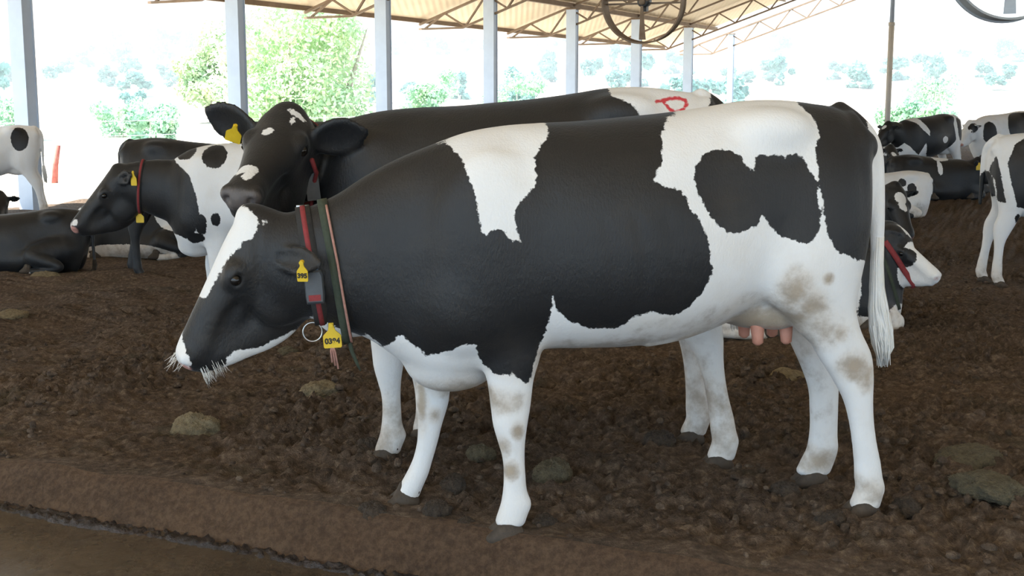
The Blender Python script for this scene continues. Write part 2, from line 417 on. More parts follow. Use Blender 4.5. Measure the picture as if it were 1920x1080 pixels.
def add_trunk(vx, lying=False, neck_low=False, udder=True, fine=True, dz=0.0):
    vx.loft(0, TRUNK + (NECK_LOW if neck_low else CHEST), .03, cap=.032, n=2.25, egg=-.06, dz=dz)
    z = lambda c: (c[0], c[1], c[2] + dz)
    for sg in (1, -1):
        vx.ell(z((-.30, .185 * sg, 1.41)), (.11, .065, .06), .08)                    # hook bone
        vx.ell(z((-.655, .115 * sg, 1.345)), (.055, .05, .06), .04)                  # pin bone
        vx.ell(z((-.485, .17 * sg, 1.00)), (.165, .115, .33), .07)                     # thigh
        vx.ell(z((-.40, .21 * sg, .93)), (.13, .075, .16), .06)                      # stifle
        vx.ell(z((.70, .195 * sg, 1.02)), (.16, .09, .30), .10)                     # shoulder blade
        vx.ell(z((.80, .175 * sg, .82)), (.10, .085, .13), .07)                       # point of shoulder
        vx.ell(z((-.12, .385 * sg, 1.27)), (.15, .06, .11), .10, sub=True)           # hollow of the flank
        if fine:
            for i in range(4): vx.tube([z((.34 - i * .11, .372 * sg, 1.12)), z((.31 - i * .11, .384 * sg, 1.0)), z((.30 - i * .11, .362 * sg, .84))], [.010, .013, .008], .035, sub=True)
    vx.ell(z((.80, 0, .575)), (.15, .09, .085), .06)                                 # brisket
    if udder and not lying:
        vx.ell(z((-.315, 0, .80)), (.185, .155, .118), .03)
        for sg in (1, -1): vx.ell(z((-.37, .085 * sg, .775)), (.10, .078, .085), .03)
        vx.tube([z((-.20, .09, .765)), z((-.02, .12, .70)), z((.12, .13, .665))], [.022, .018, .008], .03)   # milk vein
        vx.tube([z((-.20, -.09, .765)), z((-.02, -.12, .70)), z((.12, -.13, .665))], [.022, .018, .008], .03)

def add_tail(vx, dz=0.0, lying=False):
    if lying:
        vx.tube([(-.66, 0, 1.42 + dz), (-.745, .03, 1.33 + dz), (-.76, .06, 1.05 + dz), (-.78, .12, .72 + dz)], [(.05, .05), (.032, .032), (.022, .022), (.018, .018)], .025)
    else:
        vx.tube([(-.61, 0, 1.462 + dz), (-.675, .0, 1.43 + dz), (-.722, .03, 1.37 + dz), (-.742, .05, 1.29 + dz), (-.744, .075, 1.1 + dz), (-.744, .085, .94 + dz), (-.750, .085, .80 + dz)],
                [(.035, .045), (.035, .035), (.030, .032), (.027, .027), (.026, .026), (.022, .022), (.018, .018)], .016, up=(0, 1, 0))

def hoof_mesh():
    vx = Vox((-.10, -.075, -.05), (.11, .075, .11), .005)
    for sg in (1, -1):
        vx.tube([(-.045, .024 * sg, .022), (0, .027 * sg, .026), (.05, .024 * sg, .012)], [(.030, .023), (.040, .028), (.022, .020)], .008)
    vx.tube([(-.012, 0, .045), (-.02, 0, .075)], [(.040, .045), (.036, .040)], .02, up=(1, 0, 0))
    for sg in (1, -1): vx.ell((-.055, .022 * sg, .075), (.014, .012, .018), .012)
    vx.floor(-.012, .006)
    return vx.surface()
HOOF = hoof_mesh()
HOOF_ME = None

def set_attr(o, name, a):
    at = o.data.attributes.new(name, 'FLOAT', 'POINT'); at.data.foreach_set('value', np.asarray(a, np.float32))

def sphere_mesh(r, nu=16, nv=10):
    V = [(0, 0, r)]; Fc = []
    for i in range(1, nv):
        for j in range(nu):
            a = math.pi * i / nv; b = 2 * math.pi * j / nu; V.append((r * math.sin(a) * math.cos(b), r * math.sin(a) * math.sin(b), r * math.cos(a)))
    V.append((0, 0, -r))
    for j in range(nu): Fc.append((0, 1 + j, 1 + (j + 1) % nu))
    for i in range(nv - 2):
        for j in range(nu): a = 1 + i * nu + j; b = 1 + i * nu + (j + 1) % nu; Fc.append((a, a + nu, b + nu, b))
    e = len(V) - 1; o = 1 + (nv - 2) * nu
    for j in range(nu): Fc.append((e, o + (j + 1) % nu, o + j))
    return V, Fc
EYE = sphere_mesh(.021)

def paint_pattern(o, V, base, ops, skin=None, dirt=None, paint=None):
    """ops: ('b'|'w', 'e', (c),(r)) ellipsoid patch or ('b'|'w','p', side, [(x,z)...]) patch traced on the flank. side 1 left, -1 right, 0 both"""
    pat = np.full(len(V), .2 if base == 'b' else -.2, np.float32)
    for op in ops:
        if op[1] == 'e':
            q = (V - np.array(op[2], np.float32)) / np.array(op[3], np.float32); d = (1 - np.sqrt((q * q).sum(1))) * min(op[3])
        else:
            d = poly_sd(V[:, [0, 2]], op[3])
            if op[2] != 0: d = np.minimum(d, V[:, 1] * op[2] + .004)
        pat = np.maximum(pat, d) if op[0] == 'b' else np.minimum(pat, -d)
    set_attr(o, 'pat', pat)
    set_attr(o, 'skin', skin if skin is not None else np.zeros(len(V)))
    set_attr(o, 'dirt', dirt if dirt is not None else np.zeros(len(V)))
    set_attr(o, 'paint', paint if paint is not None else np.full(len(V), -1.0))

def place_hooves(root, feet, name='hoof', tilt=None):
    global HOOF_ME
    for i, p in enumerate(feet):
        if HOOF_ME is None:
            h = mesh_obj(name, HOOF[0], HOOF[1], M['hoof'], root); HOOF_ME = h.data
        else:
            h = bpy.data.objects.new(name, HOOF_ME); COL.objects.link(h); h.parent = root
        h.location = p[:3]; h.rotation_euler = (0, 0, p[3] if len(p) > 3 else 0)
        if len(p) > 4: h.rotation_euler = (0, p[4], p[3])

def put_eyes(root, Hp, fr, sc=1.0, eyef=.205):
    f, s, d = fr
    e0 = None
    for sg in (1, -1):
        p = np.array(Hp) + sc * (f * eyef + s * .101 * sg + d * .077)
        if e0 is None: e = mesh_obj('eye', EYE[0], EYE[1], M['eye'], root); e0 = e
        else: e = bpy.data.objects.new('eye', e0.data); COL.objects.link(e); e.parent = root
        e.location = p; e.scale = (sc, sc, sc)

def strand_bunch(name, root, pts, r, n, mat_, spread=.02, seed=1, tip=.3):
    """a hank of hair: many thin strands along a spine"""
    rnd = random.Random(seed); mb = MB()
    for i in range(n):
        a = rnd.uniform(0, 6.283); q = math.sqrt(rnd.random()); L = rnd.uniform(.75, 1.0)
        P = []
        for j, p in enumerate(pts):
            t = j / (len(pts) - 1); rr = r[j] * q
            P.append(Vector(p).lerp(Vector(pts[0]), (1 - L) * t * .6) + Vector((math.cos(a) * rr, math.sin(a) * rr, 0)) + Vector((rnd.uniform(-1, 1), rnd.uniform(-1, 1), 0)) * spread * t * t)
        rad = .0042
        mb.tube(P, [rad] * (len(P) - 1) + [rad * tip], 4, cap=True)
    return mb.build(name, mat_, root, smooth=True)

def tree_bvh(V, Q): return BVHTree.FromPolygons([Vector(v) for v in V.tolist()], Q.tolist())

def collar_ring(bvh, c, nrm, up, n=72, off=.006, rmax=.5):
    nrm = Vector(nrm).normalized(); u = Vector(up); u = (u - nrm * u.dot(nrm)).normalized(); v = nrm.cross(u); c = Vector(c); out = []
    for i in range(n):
        a = 2 * math.pi * i / n; dr = u * math.cos(a) + v * math.sin(a)
        h = bvh.ray_cast(c, dr, rmax); p = h[0] if h[0] else c + dr * .15
        out.append((p - c).length)
    sm = [max(out[i], (out[i - 1] + out[i] + out[(i + 1) % n]) / 3) for i in range(n)]
    return [c + (u * math.cos(2 * math.pi * i / n) + v * math.sin(2 * math.pi * i / n)) * (sm[i] + off) for i in range(n)], nrm

def strap(name, ring, nrm, w, th, mat_, parent, off=0.0):
    c = sum(ring, Vector()) / len(ring); V = []; Fc = []; n = len(ring)
    for p in ring:
        o = (p - c).normalized()
        for a, b in ((-1, 0), (1, 0), (1, 1), (-1, 1)): V.append(p + nrm * (w / 2 * a) + o * (th * b + off))
    for i in range(n):
        a = i * 4; b = ((i + 1) % n) * 4
        for k in range(4): Fc.append((a + k, b + k, b + (k + 1) % 4, a + (k + 1) % 4))
    return mesh_obj(name, V, Fc, mat_, parent)

def tag_plate(name, root, p, right, upv, w, h, text=None, textsize=.03, flip=False):
    """a soft yellow stock tag: narrow neck, wide body, thickness; digits as a sub-part"""
    X = Vector(right).normalized(); Y = Vector(upv); Y = (Y - X * Y.dot(X)).normalized(); N = X.cross(Y); p = Vector(p)
    out = [(-.13, 0), (.13, 0), (.15, -.14), (.20, -.30), (.44, -.46), (.5, -.52), (.5, -.95), (.45, -1), (-.45, -1), (-.5, -.95), (-.5, -.52), (-.44, -.46), (-.20, -.30), (-.15, -.14)]
    V = [p + X * (a * w) + Y * (b * h) + N * t for t in (-.0025, .0025) for a, b in out]; n = len(out)
    Fc = [tuple(range(n - 1, -1, -1)), tuple(range(n, 2 * n))] + [(i, (i + 1) % n, n + (i + 1) % n, n + i) for i in range(n)]
    o = mesh_obj(name, V, Fc, M['yellow'], root, smooth=False)
    stud = MB(); a = p - Y * (.10 * h); stud.tube([a - N * .008, a + N * .009], .0075, 10); stud.build('stud', M['yellow'], o)
    if text:
        cu = bpy.data.curves.new('digits', 'FONT'); cu.body = text; cu.size = textsize; cu.align_x = 'CENTER'; cu.align_y = 'CENTER'; cu.extrude = .0006; cu.offset = .0012
        to = bpy.data.objects.new('tmp', cu); COL.objects.link(to)
        me = bpy.data.meshes.new_from_object(to.evaluated_get(bpy.context.evaluated_depsgraph_get())); bpy.data.objects.remove(to)
        to = bpy.data.objects.new('digits', me); COL.objects.link(to); me.materials.clear(); me.materials.append(M['ink'])
        c = p - Y * (.73 * h) + N * .0032
        to.parent = o
        to.matrix_local = Matrix(((X.x, Y.x, N.x, c.x), (X.y, Y.y, N.y, c.y), (X.z, Y.z, N.z, c.z), (0, 0, 0, 1)))
    return o
# ------------------------------------------------------------------ the setting: bedded pack, kerb, wet lane, field and hills
RV = np.array([0.46970, 0.88283, 0.0]); QV = np.array([0.88283, -0.46970, 0.0])     # along the row of posts / into the barn
P0 = np.array([-9.054, 23.10, 0.0]); BAY = 5.95
KO = np.array([0.07, 4.08]); KU = np.array([0.9160, -0.4013]); KV = np.array([0.4013, 0.9160])   # kerb edge: origin, along, away from the lane

def gz(x, y):
    """gentle fall of the bedded floor away from the lane"""
    lim = -.48 + .20 * sstep(-6, 3, x); s = -.035 * np.maximum(y - 4.5, 0)
    k = .12; h = np.clip(.5 + .5 * (s - lim) / k, 0, 1); return lim * (1 - h) + s * h + k * h * (1 - h) * .5

def gzf(x, y): return float(gz(np.array([float(x)]), np.array([float(y)]))[0])

def spaced(a, b, fine_a, fine_b, h, g=1.06):
    xs = list(np.arange(fine_a, fine_b + 1e-6, h)); d = h; x = fine_b
    while x < b: d *= g; x += d; xs.append(min(x, b))
    d = h; x = fine_a
    while x > a: d *= g; x -= d; xs.insert(0, max(x, a))
    return np.array(xs)

def grid_mesh(name, XX, YY, ZZ, material, parent=None):
    n, m = XX.shape; idx = np.arange(n * m).reshape(n, m)
    Q = np.stack([idx[:-1, :-1], idx[1:, :-1], idx[1:, 1:], idx[:-1, 1:]], -1).reshape(-1, 4)
    return mesh_obj(name, np.stack([XX.ravel(), YY.ravel(), ZZ.ravel()], 1), Q, material, parent)

def clod_noise(x, y):
    big = vnoise(x * 1.1, y * 1.1, 3) * .030 + vnoise(x * 2.7, y * 2.7, 4) * .020
    wx = x + .06 * vnoise(x * 5, y * 5, 20); wy = y + .06 * vnoise(x * 5, y * 5, 21)
    c1 = (.5 - np.abs(vnoise(wx * 6.5, wy * 6.5, 5))) * .095; c2 = (.5 - np.abs(vnoise(wx * 15, wy * 15, 6))) * .060
    c3 = vnoise(x * 30, y * 30, 7) * .022; m = .45 + .55 * sstep(-.35, .35, vnoise(x * .8 + 7, y * .8, 8))
    return big + (c1 + c2 + c3) * m

def soil_material():
    m = mat('compost_bedding', (.06, .04, .025), .95); n = NT(m); c = n.coord()
    base = n.ramp(n.noise(1.1, 5, .62), [(.30, (.062, .044, .032)), (.5, (.118, .082, .058)), (.70, (.185, .128, .090))])
    fine = n.ramp(n.noise(26, 5, .7), [(.36, (.024, .018, .014)), (.52, (.110, .080, .058)), (.66, (.27, .205, .148))])
    col = n.mix(.58, base, fine)
    sp = n.sm(n.noise(70, 3, .6), .66, .74); col = n.mix(n.math('MULTIPLY', sp, .55), col, (.17, .14, .10))
    gr = n.sm(n.noise(2.3, 4, .6), .56, .70); col = n.mix(n.math('MULTIPLY', gr, .35), col, (.060, .056, .032))
    n.color(col); n.bump(n.math('ADD', n.noise(45, 5, .75), n.math('MULTIPLY', n.noise(160, 2), .4)), .9, .02)
    n.b.inputs['Specular IOR Level'].default_value = .25
    return m
M['soil'] = soil_material()

u = spaced(-62, 62, -3.6, 4.2, .017, 1.05); v = spaced(0, 78, .0, 5.6, .018, 1.04)
UU, VV = np.meshgrid(u, v, indexing='ij')
XX = KO[0] + KU[0] * UU + KV[0] * VV; YY = KO[1] + KU[1] * UU + KV[1] * VV
LQ = (XX - P0[0]) * QV[0] + (YY - P0[1]) * QV[1]
ZZ = gz(XX, YY) + clod_noise(XX, YY) * sstep(-.02, .3, VV) * (.55 + .45 * sstep(.0, .9, VV)) - .01 * sstep(0, .3, VV) - .6 * sstep(-.9, -1.9, LQ) - .6 * sstep(BAY * 7.0, BAY * 7.4, (XX - P0[0]) * RV[0] + (YY - P0[1]) * RV[1])
ZZ += .03 * (1 - sstep(.02, .35, VV)) * (.6 + .7 * vnoise(UU * 3, VV * 3, 9))
floor = tag(grid_mesh('floor', XX, YY, ZZ, M['soil']), 'dark brown compost bedding covering the barn floor, rough and clodded', 'floor', kind='structure')
FLOOR_EDGE = ZZ[:, 0].copy()

# kerb: an earth-caked face that drops to the wet lane
m = mat('caked_kerb', (.12, .07, .04), .92); n = NT(m)
col = n.mix(.5, n.ramp(n.noise(2.5, 5, .6), [(.3, (.095, .053, .028)), (.7, (.200, .118, .066))]), n.ramp(n.noise(38, 5, .7), [(.38, (.050, .029, .017)), (.62, (.23, .145, .085))]))
n.color(col); n.bump(n.noise(55, 6, .75), 1.0, .03); M['kerb'] = m
uk = np.arange(-5, 5, .02); vk = np.concatenate([np.linspace(.04, 0, 3), np.linspace(-.012, -.20, 22)]); UU, VV = np.meshgrid(uk, vk, indexing='ij')
e = np.interp(uk, u, FLOOR_EDGE)[:, None]
prof = np.interp(-VV, [-.05, 0, .03, .09, .145, .20], [-.004, .0, -.012, -.085, -.150, -.20])
ZZ = e + prof + (.012 * vnoise(UU * 9, VV * 9, 31) + .016 * (.5 - np.abs(vnoise(UU * 24, VV * 24, 32))) + .006 * vnoise(UU * 60, VV * 60, 35) + .014 * vnoise(UU * 2.2, VV * 3, 33)) * sstep(0, -.05, VV)
VV2 = VV - .02 * vnoise(UU * 2, UU * 0 + 3, 34) * sstep(0, -.06, VV)
XX = KO[0] + KU[0] * UU + KV[0] * VV2; YY = KO[1] + KU[1] * UU + KV[1] * VV2
tag(grid_mesh('trim_1', XX, YY, ZZ, M['kerb']), 'earth-caked concrete kerb edge between bedding and wet lane', 'kerb', kind='structure')

# wet lane
m = mat('wet_lane', (.04, .028, .02), .5); n = NT(m)
wet = n.noise(2.2, 6, .7)
col = n.mix(.5, n.ramp(n.noise(3, 5, .6), [(.3, (.040, .028, .018)), (.7, (.090, .062, .040))]), n.ramp(n.noise(30, 5, .7), [(.35, (.024, .018, .013)), (.7, (.12, .092, .068))]))
n.color(col); r = n.node('ShaderNodeMapRange'); n.l.new(wet, r.inputs[0]); r.inputs[1].default_value = .46; r.inputs[2].default_value = .62; r.inputs[3].default_value = .16; r.inputs[4].default_value = .8
n.l.new(r.outputs[0], n.b.inputs['Roughness']); n.bump(n.noise(35, 5, .7), .45, .012); M['lane'] = m
ul = np.arange(-6, 6, .025); vl = np.concatenate([np.arange(-.09, -1.7, -.02), np.arange(-1.72, -9, -.25)]); UU, VV = np.meshgrid(ul, vl, indexing='ij')
ZZ = -.150 + .006 * vnoise(UU * 3, VV * 3, 41) + .006 * vnoise(UU * 14, VV * 14, 42) * sstep(-.1, .5, vnoise(UU * 1.3, VV * 1.3, 43)) + .022 * sstep(-.26, -.12, VV) * (.4 + .6 * np.abs(vnoise(UU * 20, VV * 20, 44)))
tag(grid_mesh('floor', KO[0] + KU[0] * UU + KV[0] * VV, KO[1] + KU[1] * UU + KV[1] * VV, ZZ, M['lane']), 'wet dark feed lane below the kerb, muddy with a dull shine', 'lane', kind='structure')

# black slurry lying along the foot of the kerb
m = mat('slurry', (.022, .018, .020), .28); n = NT(m); n.color(n.ramp(n.noise(30, 4), [(.35, (.014, .011, .012)), (.7, (.050, .040, .040))])); n.bump(n.noise(60, 4, .7), .8, .015); M['slurry'] = m
us = np.arange(-5, 4.5, .012); vs = np.linspace(-.085, -.235, 18); UU, VV = np.meshgrid(us, vs, indexing='ij')
ed = sstep(0, .3, (VV + .235) / .15) * sstep(0, .3, (-.085 - VV) / .15)
ZZ = -.165 + ed * (.026 + .018 * np.clip(.5 - np.abs(vnoise(UU * 16, VV * 16, 51)), 0, 1) + .012 * vnoise(UU * 45, VV * 45, 52) + .006 * vnoise(UU * 2, VV * 2, 53))
tag(grid_mesh('slurry', KO[0] + KU[0] * UU + KV[0] * VV, KO[1] + KU[1] * UU + KV[1] * VV, ZZ, M['slurry']), 'wet black slurry lying along the foot of the kerb', 'slurry', kind='stuff')

# field outside and the hills
m = mat('sunlit_field', (.4, .33, .24), .95); n = NT(m)
col = n.ramp(n.noise(.05, 5, .6), [(.3, (.44, .41, .34)), (.55, (.47, .43, .37)), (.75, (.38, .42, .28))])
n.color(n.mix(.4, col, n.ramp(n.noise(1.2, 5), [(.3, (.34, .30, .24)), (.7, (.52, .48, .41))]))); M['field'] = m
xs = np.concatenate([np.linspace(-520, -60, 50), np.linspace(-55, 75, 120), np.linspace(82, 620, 60)]); ys = np.concatenate([np.linspace(-30, 100, 110), np.linspace(106, 700, 110)])
XX, YY = np.meshgrid(xs, ys, indexing='ij')
LQ = (XX - P0[0]) * QV[0] + (YY - P0[1]) * QV[1]
def terrain(X, Y):
    LQ = (X - P0[0]) * QV[0] + (Y - P0[1]) * QV[1]; D = np.sqrt(X * X + Y * Y)
    inside = sstep(-1.2, 1.2, LQ) * (1 - sstep(BAY * 6.9, BAY * 7.3, (X - P0[0]) * RV[0] + (Y - P0[1]) * RV[1]))
    base = gz(X, np.minimum(Y, 60)) - .42 * inside - .25 * (1 - sstep(14, 22, D)) - .02
    hill = 24 * sstep(70, 420, D) * (.72 + .35 * np.sin(X * .011 + 1.2) + .2 * vnoise(X * .012, Y * .012, 61)) + .9 * sstep(55, 100, D) * vnoise(X * .03, Y * .03, 62)
    return base + hill * (1 - .35 * sstep(450, 690, D)) + .03 * vnoise(X * .7, Y * .7, 63)
tag(grid_mesh('ground', XX, YY, terrain(XX, YY), M['field']), 'sunlit pale field and hillside outside the open barn', 'field', kind='structure')
def terr(x, y): return float(terrain(np.array([float(x)]), np.array([float(y)]))[0])

# ------------------------------------------------------------------ barn: posts, trusses, roof
M['post'] = noisy('galvanised_post', (.62, .72, .86), (.52, .61, .74), 1.3, .5, .15, .05)
M['truss'] = noisy('rusty_truss_steel', (.21, .145, .095), (.30, .22, .155), 2.5, .7, .2, .05)
m = mat('roof_sheet', (.86, .70, .48), .6); n = NT(m)
w = n.node('ShaderNodeTexWave', wave_type='BANDS', bands_direction='X'); w.inputs['Scale'].default_value = 1.6; n.l.new(n.coord(), w.inputs['Vector'])
n.color(n.mix(.5, (.90, .74, .52), n.ramp(n.noise(.7, 4), [(.3, (.80, .62, .42)), (.7, (.93, .80, .60))]))); n.bump(w.outputs['Fac'], .4, .03); M['roof'] = m
tr = n.node('ShaderNodeBsdfTranslucent'); tr.inputs[0].default_value = (1.0, .80, .52, 1); mx = n.node('ShaderNodeMixShader'); mx.inputs[0].default_value = .025
n.l.new(n.b.outputs[0], mx.inputs[1]); n.l.new(tr.outputs[0], mx.inputs[2]); n.l.new(mx.outputs[0], n.n['Material Output'].inputs[0])
EAVE = 2.6; SL = .34; ZT = 4.98; RIDGE = 16.5

def bp(t, l, z): return tuple((P0 + RV * t + QV * l)[:2]) + (z,)
def roof_z(l): return ZT + SL * l if l <= RIDGE else ZT + SL * (2 * RIDGE - l)
ORD = ['first', 'second', 'third', 'fourth', 'fifth', 'sixth', 'seventh', 'eighth']
axr = (Vector(QV), Vector(RV), Vector((0, 0, 1)))
for i in range(8):
    b = P0 + RV * BAY * i; z0 = gzf(b[0], b[1]) - .35; zt = roof_z(0) - .20
    t = tag(empty('barn_post', (b[0], b[1], z0 + .35)), None, 'post', 'posts along the open side')
    t['label'] = ORD[i] + ' steel roof post from the left along the open side' + (', nearest and widest' if i == 0 else ', at the far gable' if i == 7 else '')
    wq = .165 if i < 7 else .10
    MB().box((0, 0, (zt - z0) / 2 - .35), (wq, .105, (zt - z0) / 2), axr).build('column', M['post'], t)
    mb = MB()
    for sg in (-1, 1): mb.box(tuple(Vector((0, 0, (zt - z0) / 2 - .35)) + Vector(RV) * .115 * sg), (wq + .018, .012, (zt - z0) / 2), axr)
    mb.build('flange', M['post'], t)
    MB().box((0, 0, zt - z0 - .37), (wq + .06, .16, .02), axr).build('cap_plate', M['truss'], t)
    # truss
    tr = tag(empty('roof_truss', (0, 0, 0)), 'rusty steel lattice truss over the ' + ORD[i] + ' post from the left', 'truss', 'lattice trusses under the roof')
    tt = BAY * i
    top = lambda l: Vector(bp(tt, l, roof_z(l) - .12))
    def low(l):
        if l < -1.0: return Vector(bp(tt, l, roof_z(-EAVE) - .26))
        f = roof_z(-EAVE) - .26; return Vector(bp(tt, l, f + SL * (l + 1.0) * 1.0))
    LMAX = 15.5
    mb = MB(); mb.bar(top(-EAVE), top(LMAX), .09, .07); mb.build('top_chord', M['truss'], tr)
    mb = MB(); mb.bar(low(-EAVE), low(-1.0), .08, .06); mb.bar(low(-1.0), low(LMAX), .08, .06); mb.build('bottom_chord', M['truss'], tr)
    l = -EAVE + .2; k = 0; proto = None
    while l < 9:
        a, bb = (low(l), top(l + .75)) if k % 2 == 0 else (top(l), low(l + .75))
        MB().bar(a, bb, .06, .05).build('web_member', M['truss'], tr); l += .75; k += 1
# purlins and beam along the row
TEND = BAY * 6.62; TSTART = -27.0
def roofbar(name, l, dz, w, h, label):
    o = MB().bar(bp(TSTART, l, roof_z(l) + dz), bp(TEND, l, roof_z(l) + dz), w, h).build(name, M['truss'])
    tag(o, label, 'beam')
roofbar('eave_beam', -EAVE + .05, -.02, .10, .13, 'rusty eave beam along the low edge of the roof')
roofbar('wall_beam', 0.0, -.10, .14, .16, 'rusty long beam lying along the post tops')
for j, l in enumerate((3.2, 6.4, 9.6, 12.8)):
    roofbar('purlin', l, -.05, .06, .07, ['first', 'second', 'third', 'fourth'][j] + ' rusty purlin inward from the post tops under the roof')
# roof sheets: two slopes with thickness
V = []; Fc = []
prof = [(-EAVE, 0), (RIDGE, 0), (2 * RIDGE + EAVE, 0)]
for t in (TSTART, TEND):
    for dz in (.0, .05):
        for l, _ in prof: V.append(bp(t, l, roof_z(l) + dz + .03))
I = lambda e, d, k: e * 6 + d * 3 + k
for k in (0, 1):
    Fc += [(I(0, 0, k), I(1, 0, k), I(1, 0, k + 1), I(0, 0, k + 1)), (I(0, 1, k), I(0, 1, k + 1), I(1, 1, k + 1), I(1, 1, k))]
    for e in (0, 1): Fc.append((I(e, 0, k), I(e, 0, k + 1), I(e, 1, k + 1), I(e, 1, k)))
for k in (0, 2): Fc.append((I(0, 0, k), I(0, 1, k), I(1, 1, k), I(1, 0, k)))
tag(mesh_obj('ceiling', V, Fc, M['roof'], smooth=False), 'cream corrugated roof sheets over the barn', 'roof', kind='structure')
# posts of the other long side, out of frame to the right, and the slim pole by the far gable
def pole(px, y, r0, r1, ztop, label):
    x = px; z0 = terr(x, y) - .3
    t = tag(empty('slim_pole', (x, y, z0 + .3)), label, 'pole')
    MB().tube([(0, 0, -.3), (0, 0, ztop * .6)], [r0, r0], 12).build('lower_tube', M['truss_pole'], t, True)
    MB().tube([(0, 0, ztop * .6), (0, 0, ztop)], [r1, r1], 12).build('upper_tube', M['post'], t, True)
    mb = MB(); mb.tube([(0, 0, ztop * .6 - .06), (0, 0, ztop * .6 + .06)], [r0 * 1.15, r0 * 1.15], 12); mb.build('sleeve', M['truss_pole'], t, True)
M['truss_pole'] = noisy('weathered_pole', (.66, .62, .55), (.74, .70, .64), 2, .8)
pole(14.1, 46.5, .105, .085, 8.5, 'slim round pole standing alone behind the far right cattle')
# ------------------------------------------------------------------ the cow in front
def world_root(name, pos, heading, sc, label, group=None):
    """heading: unit vector (x, y) the animal points along"""
    o = empty(name, pos, math.atan2(heading[1], heading[0]), sc)
    return tag(o, label, 'cow', group)
MAIN_H = (-0.98792, -0.15499)
MR = world_root('cow', (0.58, 4.40, 0.0), MAIN_H, 1.0, 'large black and white cow standing side on in front, head lowered, red collar')
vx = Vox((-.90, -.50, -.03), (1.90, .50, 1.60), .0085)
add_trunk(vx, neck_low=True)
far_fore = [(.92, .86, .56, -.16, .085), (.80, .88, .60, -.165, .08), (.70, .895, .67, -.17, .07), (.60, .905, .73, -.175, .06), (.479, .921, .787, -.18, .052), (.398, .920, .799, -.18, .049), (.317, .913, .822, -.185, .042), (.236, .918, .842, -.19, .036), (.175, .934, .859, -.195, .036), (.115, .962, .877, -.20, .042), (.075, .985, .895, -.20, .042), (.05, .998, .905, -.203, .044)]
vx.loft(2, FORE, .03, cap=.028); vx.loft(2, far_fore, .03, cap=.028)
vx.loft(2, HIND, .03, cap=.028)
far_hind = [(.90, -.39, -.63, -.175, .085), (.80, -.43, -.655, -.18, .082), (.652, -.503, -.690, -.19, .065), (.567, -.545, -.712, -.195, .054), (.481, -.588, -.727, -.20, .046), (.395, -.622, -.744, -.205, .040), (.309, -.634, -.748, -.21, .036), (.201, -.638, -.752, -.215, .037), (.137, -.630, -.758, -.22, .042), (.09, -.610, -.748, -.225, .043), (.055, -.594, -.735, -.225, .044)]
vx.loft(2, far_hind, .03, cap=.028)
add_tail(vx)
MF = head_frame((.44 * math.cos(.16), .44 * math.sin(.16), -.90)); MHP = (1.535, .005, 1.125)
add_head(vx, MHP, MF, ears=((.17, -.05, .13), (.16, -.06, .06)), ear_face=(-.2, 1, .1), sc=.965, dsc=1.07, earw=.85, ear_at=(.08, .15))
V, Q = vx.surface()
b = mesh_obj('body', V, Q, M['hide'], MR)
MAIN_VQ = (V, Q)
M_W1 = [(0.851, 1.363), (0.755, 1.414), (0.625, 1.441), (0.468, 1.447), (0.498, 1.378), (0.524, 1.35), (0.542, 1.326), (0.549, 1.278), (0.553, 1.236), (0.574, 1.207), (0.6, 1.19), (0.617, 1.163), (0.623, 1.134), (0.617, 1.094), (0.609, 1.052), (0.625, 1.057), (0.632, 1.052), (0.65, 1.061), (0.656, 1.079), (0.679, 1.088), (0.697, 1.087), (0.713, 1.078), (0.716, 1.059), (0.725, 1.078), (0.735, 1.101), (0.742, 1.144), (0.749, 1.195), (0.76, 1.238), (0.768, 1.263), (0.781, 1.304), (0.793, 1.332), (0.811, 1.35), (0.826, 1.37)]
M_W2 = [(-0.003, 1.478), (-0.203, 1.524), (-0.322, 1.54), (-0.463, 1.525), (-0.43, 1.496), (-0.436, 1.474), (-0.457, 1.439), (-0.456, 1.405), (-0.46, 1.387), (-0.439, 1.364), (-0.432, 1.346), (-0.432, 1.289), (-0.436, 1.217), (-0.445, 1.154), (-0.458, 1.072), (-0.472, 1.026), (-0.491, 1.002), (-0.522, 0.987), (-0.562, 0.968), (-0.819, 0.917), (-1.068, -0.152), (-1.013, -0.366), (1.114, -0.231), (1.154, 0.674), (1.105, 0.712), (1.079, 0.691), (1.054, 0.659), (1.033, 0.673), (1.009, 0.711), (0.983, 0.72), (0.972, 0.697), (0.951, 0.678), (0.924, 0.666), (0.911, 0.644), (0.896, 0.648), (0.864, 0.663), (0.821, 0.679), (0.797, 0.701), (0.771, 0.705), (0.747, 0.701), (0.735, 0.65), (0.719, 0.617), (0.703, 0.603), (0.686, 0.591), (0.667, 0.585), (0.65, 0.589), (0.63, 0.584), (0.623, 0.595), (0.604, 0.575), (0.574, 0.549), (0.556, 0.554), (0.543, 0.622), (0.532, 0.669), (0.513, 0.718), (0.505, 0.77), (0.504, 0.829), (0.499, 0.863), (0.478, 0.819), (0.45, 0.786), (0.416, 0.767), (0.384, 0.753), (0.337, 0.744), (0.283, 0.747), (0.246, 0.761), (0.222, 0.788), (0.192, 0.797), (0.157, 0.809), (0.13, 0.8), (0.089, 0.788), (0.049, 0.803), (0.017, 0.823), (-0.011, 0.859), (-0.032, 0.901), (-0.042, 0.942), (-0.036, 0.993), (-0.022, 1.057), (-0.003, 1.093), (0.021, 1.129), (0.043, 1.155), (0.051, 1.187), (0.068, 1.211), (0.098, 1.226), (0.121, 1.221), (0.144, 1.235), (0.165, 1.237), (0.169, 1.253), (0.157, 1.266), (0.138, 1.285), (0.124, 1.312), (0.124, 1.341), (0.115, 1.364), (0.118, 1.381), (0.097, 1.41), (0.078, 1.433), (0.043, 1.454)]
